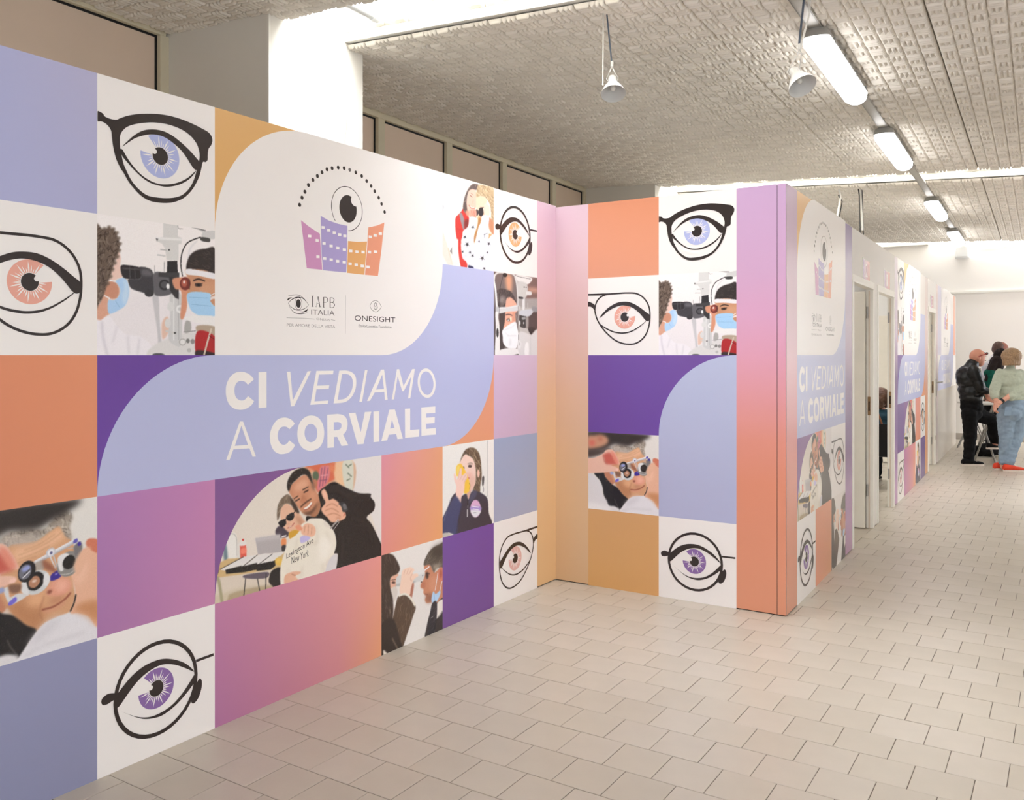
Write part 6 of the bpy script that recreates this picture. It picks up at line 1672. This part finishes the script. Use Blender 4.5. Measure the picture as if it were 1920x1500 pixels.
# sunglasses pushed up on the forehead
gl = A(1847.5, 663)
bm = bmesh.new()
for dd in (-.034, .034): ellipsoid_bm(bm, gl + FV * dd - t.location, (.016, .03, .02), BASIS @ Matrix.Rotation(.3, 3, 'Y'), 12, 8)
tube_bm(bm, [gl - FV * .03 - t.location, gl + FV * .03 - t.location], .006, 6)
gs = obj('sunglasses', me_bm('sunglasses', bm, True), LENS, t)
for dd in (-1, 1): tube('temple_arm', [gl + FV * dd * .062 - RV * .01 - t.location, A(1837.5, 667.5, dd * .085) - t.location, A(1834.5, 669, dd * .084) - t.location], .0055, REDP, gs, 6)

# ---- man in the pale shirt behind the table
K = 13.6
t = person(1872, K, 'person in a pale grey shirt bending over the table behind the others')
A = lambda x, y, d=0.0: AD(x, y, K + d)
hd = A(1877, 653.5)
sk = [('e', hd, (.108, .085, .105)), ('c', A(1872, 660), .055, A(1864, 676), .06), ('e', A(1862, 700), (.13, .15, .17)), ('c', A(1862, 705), .12, A(1860, 752), .12), ('c', A(1857, 765), .09, A(1858, 802), .06), ('c', A(1858, 802), .06, A(1857, 838), .045), ('c', A(1867, 765), .09, A(1868, 802), .06), ('c', A(1868, 802), .06, A(1868, 838), .045),
      ('c', A(1856, 685, -.1), .05, A(1858, 722, -.15), .04), ('c', A(1858, 722, -.15), .04, A(1872, 740, -.2), .028), ('c', A(1868, 685, .1), .05, A(1878, 722, .1), .04), ('c', A(1878, 722, .1), .04, A(1888, 742, 0), .028)]
hand(sk, A(1872, 740, -.2), RV, FV, Vector((0, 0, -1)), 1, .3); hand(sk, A(1888, 742), RV, -FV, Vector((0, 0, -1)), 1, .3)
blob('body', sk, .009, SKIN3, t, 0, smooth=2)
face(t, hd, (RV * .8 - FV * .3 - Vector((0, 0, .4))), (0, 0, 1), SKIN3)
blob('hair', [('e', A(1872, 651), (.085, .092, .092)), ('e', A(1866.5, 655), (.05, .07, .07))], .01, HAIR_S, t, .003, 40, 3)
blob('shirt', [('e', A(1860, 690), (.14, .185, .11)), ('e', A(1858, 706), (.135, .175, .13)), ('e', A(1859, 728), (.13, .165, .12)), ('c', A(1867, 671), .075, A(1862, 684), .1), ('c', A(1855, 687, -.12), .075, A(1857, 722, -.16), .06), ('c', A(1857, 722, -.16), .06, A(1869, 737, -.2), .046), ('c', A(1867, 687, .12), .075, A(1878, 720, .12), .06), ('c', A(1878, 720, .12), .06, A(1886, 739), .046)], .011, SHIRT, t, .006, 14, 3)
blob('trousers', [('e', A(1862, 752), (.14, .15, .12)), ('c', A(1857, 762), .1, A(1858, 800), .08), ('c', A(1858, 800), .08, A(1857, 835), .07), ('c', A(1868, 762), .1, A(1868, 800), .08), ('c', A(1868, 800), .08, A(1868, 835), .07)], .011, NAVY, t, .006, 12, 3)
for x in (1852, 1863):
    h1 = Vector((*AD(x, 857, K)[:2], 0)); shoe(t, h1, h1 + RV * .26, .095, .09, BLACK)

# ---- woman with long dark hair in green
K = 13.1
t = person(1870, K, 'person with long dark hair in a green top leaning over the table')
A = lambda x, y, d=0.0: AD(x, y, K + d)
hd = A(1881, 668)
sk = [('e', hd, (.09, .085, .11)), ('c', A(1877, 676), .05, A(1868, 690), .055), ('e', A(1866, 712), (.13, .14, .15)), ('c', A(1866, 715), .11, A(1864, 755), .12), ('c', A(1861, 768), .09, A(1862, 808), .06), ('c', A(1862, 808), .06, A(1861, 844), .042), ('c', A(1871, 768), .09, A(1872, 808), .06), ('c', A(1872, 808), .06, A(1872, 844), .042),
      ('c', A(1858, 698, -.12), .045, A(1860, 734, -.14), .038), ('c', A(1860, 734, -.14), .038, A(1875, 748, -.15), .026), ('c', A(1872, 698, .12), .045, A(1880, 734, .14), .038), ('c', A(1880, 734, .14), .038, A(1890, 748, .1), .026)]
hand(sk, A(1875, 748, -.15), RV, FV, Vector((0, 0, -1)), .95, .3); hand(sk, A(1890, 748, .1), RV, -FV, Vector((0, 0, -1)), .95, .3)
blob('body', sk, .009, SKIN, t, 0, smooth=2)
face(t, hd, RV * .9 + FV * .2 - Vector((0, 0, .3)), (0, 0, 1), SKIN)
blob('hair', [('e', A(1878, 667), (.115, .105, .115)), ('c', A(1869, 676, -.08), .072, A(1857, 696, -.13), .05), ('c', A(1857, 696, -.13), .05, A(1849, 712, -.14), .026), ('c', A(1874, 680, -.1), .07, A(1872, 700, -.15), .06), ('c', A(1872, 700, -.15), .055, A(1874, 716, -.16), .03), ('c', A(1864, 676, .0), .06, A(1853, 698, .02), .035)], .01, HAIR_D, t, .006, 40, 3)
blob('sweater', [('e', A(1864, 700), (.13, .175, .1)), ('e', A(1864, 716), (.125, .165, .13)), ('e', A(1863, 740), (.13, .16, .13)), ('c', A(1870, 688), .066, A(1866, 696), .085), ('c', A(1857, 700, -.13), .07, A(1858, 734, -.15), .056), ('c', A(1858, 734, -.15), .054, A(1872, 746, -.15), .042), ('c', A(1872, 700, .13), .068, A(1880, 732, .15), .055), ('c', A(1880, 732, .15), .053, A(1888, 746, .1), .042)], .011, GREEN, t, .006, 14, 3)
blob('trousers', [('e', A(1865, 760), (.14, .15, .12)), ('c', A(1861, 770), .1, A(1862, 808), .078), ('c', A(1862, 808), .076, A(1861, 841), .064), ('c', A(1871, 770), .1, A(1872, 808), .078), ('c', A(1872, 808), .076, A(1872, 841), .064)], .011, BLACK, t, .006, 12, 3)
for x in (1856, 1867):
    h1 = Vector((*AD(x, 866, K)[:2], 0)); shoe(t, h1, h1 + RV * .24, .085, .08, BLACK)

# ---- folding table with crossed tube legs
a0 = Vector((*floor_pt(1868, 872), 0)); b0 = Vector((*floor_pt(1828, 862), 0))
off = (Vector((*floor_pt(1825, 845), 0)) - b0); off = off.normalized() * .55
M_top = mat('table_laminate', (222, 218, 210), rough=0.45, var=0.02)
t = empty('folding_table', (a0 + b0 + off) / 2)
tag(t, 'folding table with crossed grey tube legs that the group leans over', 'table')
H = .80
for o in (Vector(), off):
    a, b = a0 + o - t.location, b0 + o - t.location
    up = Vector((0, 0, H))
    tube('leg', [a, b + (a - b) * .06 + up], .0125, IRON, t, 10)
    tube('leg', [b, a + (b - a) * .06 + up], .0125, IRON, t, 10)
for q in (a0, b0): tube('foot_bar', [q - t.location + Vector((0, 0, .014)), q + off - t.location + Vector((0, 0, .014))], .0125, IRON, t, 8)
ang = math.atan2((b0 - a0).y, (b0 - a0).x)
bm = bmesh.new(); box_bm(bm, -.27, .27, -.27, .27, 0, .028, .008)
obj('table_top', me_bm('table_top', bm), M_top, t, loc=(0, 0, H), rot=(0, 0, ang))
# ---- second folding frame by the wall
a0 = Vector((*floor_pt(1788, 839), 0)) + Vector((.06, -.05, 0)); b0 = a0 + RV * .40 - FV * .12
t = empty('folding_stand', a0)
tag(t, 'slim folding stand with crossed grey legs against the corridor wall', 'stand')
H = .98
D2 = CD * .34
for o in (Vector(), D2):
    tube('leg', [o + Vector((0, 0, .011)), (b0 - a0) * .95 + o + Vector((0, 0, H))], .011, IRON, t, 8)
    tube('leg', [b0 - a0 + o + Vector((0, 0, .011)), (b0 - a0) * .05 + o + Vector((0, 0, H))], .011, IRON, t, 8)
tube('cross_bar', [Vector((0, 0, .011)), D2 + Vector((0, 0, .011))], .011, IRON, t, 8)
tube('cross_bar', [b0 - a0 + Vector((0, 0, .011)), b0 - a0 + D2 + Vector((0, 0, .011))], .011, IRON, t, 8)
tube('top_bar', [(b0 - a0) * .05 + Vector((0, 0, H)), (b0 - a0) * .05 + D2 + Vector((0, 0, H))], .011, IRON, t, 8)
# ---- black bag on a low board under the table
c = Vector((*floor_pt(1853, 856), 0))
t = empty('bag', c)
tag(t, 'slumped black bag with a strap on the floor under the table', 'bag')
blob('bag_body', [('e', c + Vector((0, 0, .1)), (.19, .15, .1)), ('e', c + RV * .1 + Vector((0, 0, .14)), (.13, .15, .12)), ('e', c - RV * .13 + Vector((0, 0, .09)), (.1, .14, .08))], .014, BLACK, t, .01, 12, 3)
tube('bag_strap', [-RV * .14 + Vector((0, 0, .14)), -RV * .16 + Vector((0, 0, .24)) - FV * .1, -RV * .05 + Vector((0, 0, .25)) - FV * .1, RV * .02 + Vector((0, 0, .18))], .01, BLACK, t, 8)

# ---- person seated inside the second booth
K = 9.95
t = person(1650, K, 'seated person in a teal jacket with brown hair behind the second doorway')
A = lambda x, y, d=0.0: AD(x, y, K + d)
hd = A(1651, 746)
fwl = CD.copy(); SV = Vector((CD.y, -CD.x, 0))
hip = A(1650, 832); hz = Vector((0, 0, 1))
kn1 = hip + fwl * .42 - SV * .1; kn2 = hip + fwl * .42 + SV * .1
sk = [('e', hd, (.08, .09, .11)), ('c', A(1651, 758), .05, A(1651, 772), .055), ('e', A(1650, 795), (.15, .11, .18)), ('e', hip, (.16, .14, .11)), ('c', A(1650, 800), .12, hip, .13)]
for kn in (kn1, kn2):
    an = Vector((kn.x, kn.y, .07))
    sk += [('c', hip, .08, kn, .055), ('c', kn, .055, an, .04)]
for sg in (-1, 1):
    sh = A(1650, 776) + SV * sg * .15; el = sh + fwl * .08 - hz * .26; w = el + fwl * .22 + hz * .02
    sk += [('c', sh, .045, el, .038), ('c', el, .038, w, .027)]
    hand(sk, w, fwl, -SV * sg, -hz, .95, .4)
blob('body', sk, .009, SKIN, t, 0, smooth=2)
face(t, hd, fwl, hz, SKIN)
blob('hair', [('e', A(1652, 744), (.098, .108, .108)), ('c', A(1656, 750), .06, A(1656.5, 759), .048), ('c', A(1649, 750, -.05), .06, A(1649, 760, -.05), .05)], .009, HAIR_R, t, .005, 40, 3)
jk = [('e', A(1651, 782), (.17, .135, .1)), ('e', A(1650, 800), (.165, .15, .15)), ('e', A(1650, 822), (.16, .15, .1))]
for sg in (-1, 1):
    sh = A(1650, 777) + SV * sg * .155; el = sh + fwl * .08 - hz * .26; w = el + fwl * .2 + hz * .02
    jk += [('c', sh, .07, el, .055), ('c', el, .055, w, .042)]
blob('jacket', jk, .011, TEAL, t, .006, 14, 3)
blob('trousers', [('e', hip, (.18, .16, .12)), ('c', hip, .11, kn1, .08), ('c', hip, .11, kn2, .08)] + [('c', kn, .075, Vector((kn.x, kn.y, .1)), .06) for kn in (kn1, kn2)], .011, NAVY, t, .006, 12, 3)
for kn in (kn1, kn2):
    h1 = Vector((kn.x, kn.y, 0)) - fwl * .06; shoe(t, h1, h1 + fwl * .25, .09, .085, BLACK)
STRAP = mat('tan_strap', (150, 92, 58), rough=0.6, var=0.1)
tube('bag_strap', [A(1645, 772, -.14) - t.location, A(1652, 790, -.185) - t.location, A(1658, 812, -.17) - t.location], .011, STRAP, t, 6)
# ---- her chair
c = Vector((hip.x, hip.y, 0)) - fwl * .02
ch = empty('visitor_chair', c, math.atan2(fwl.y, fwl.x))
tag(ch, 'black shell chair on grey tube legs inside the second booth', 'chair')
M_shell = mat('black_shell', (34, 34, 36), rough=0.35, spec=0.5, var=0.05)
bm = bmesh.new(); box_bm(bm, -.22, .24, -.2, .2, .36, .385, .012); obj('seat', me_bm('seat', bm, True, 35), M_shell, ch)
bm = bmesh.new()
n, m_ = 8, 8
g = [[None] * (m_ + 1) for _ in range(n + 1)]
for i in range(n + 1):
    for j in range(m_ + 1):
        u, v = i / n, j / m_
        g[i][j] = bm.verts.new((-.22 - .1 * v - .035 * (1 - (2 * u - 1) ** 2), (-.2 + .4 * u) * (1 - .12 * v * v), .38 + .36 * v))
for i in range(n):
    for j in range(m_): bm.faces.new((g[i][j], g[i + 1][j], g[i + 1][j + 1], g[i][j + 1]))
bmesh.ops.solidify(bm, geom=bm.faces[:], thickness=.014)
obj('backrest', me_bm('backrest', bm, True, 50), M_shell, ch)
for sx, sy in ((1, 1), (1, -1), (-1, 1), (-1, -1)):
    tube('leg', [(sx * .17, sy * .16, .37), (sx * .23 - .02, sy * .19, 0.0)], .011, IRON, ch, 8)
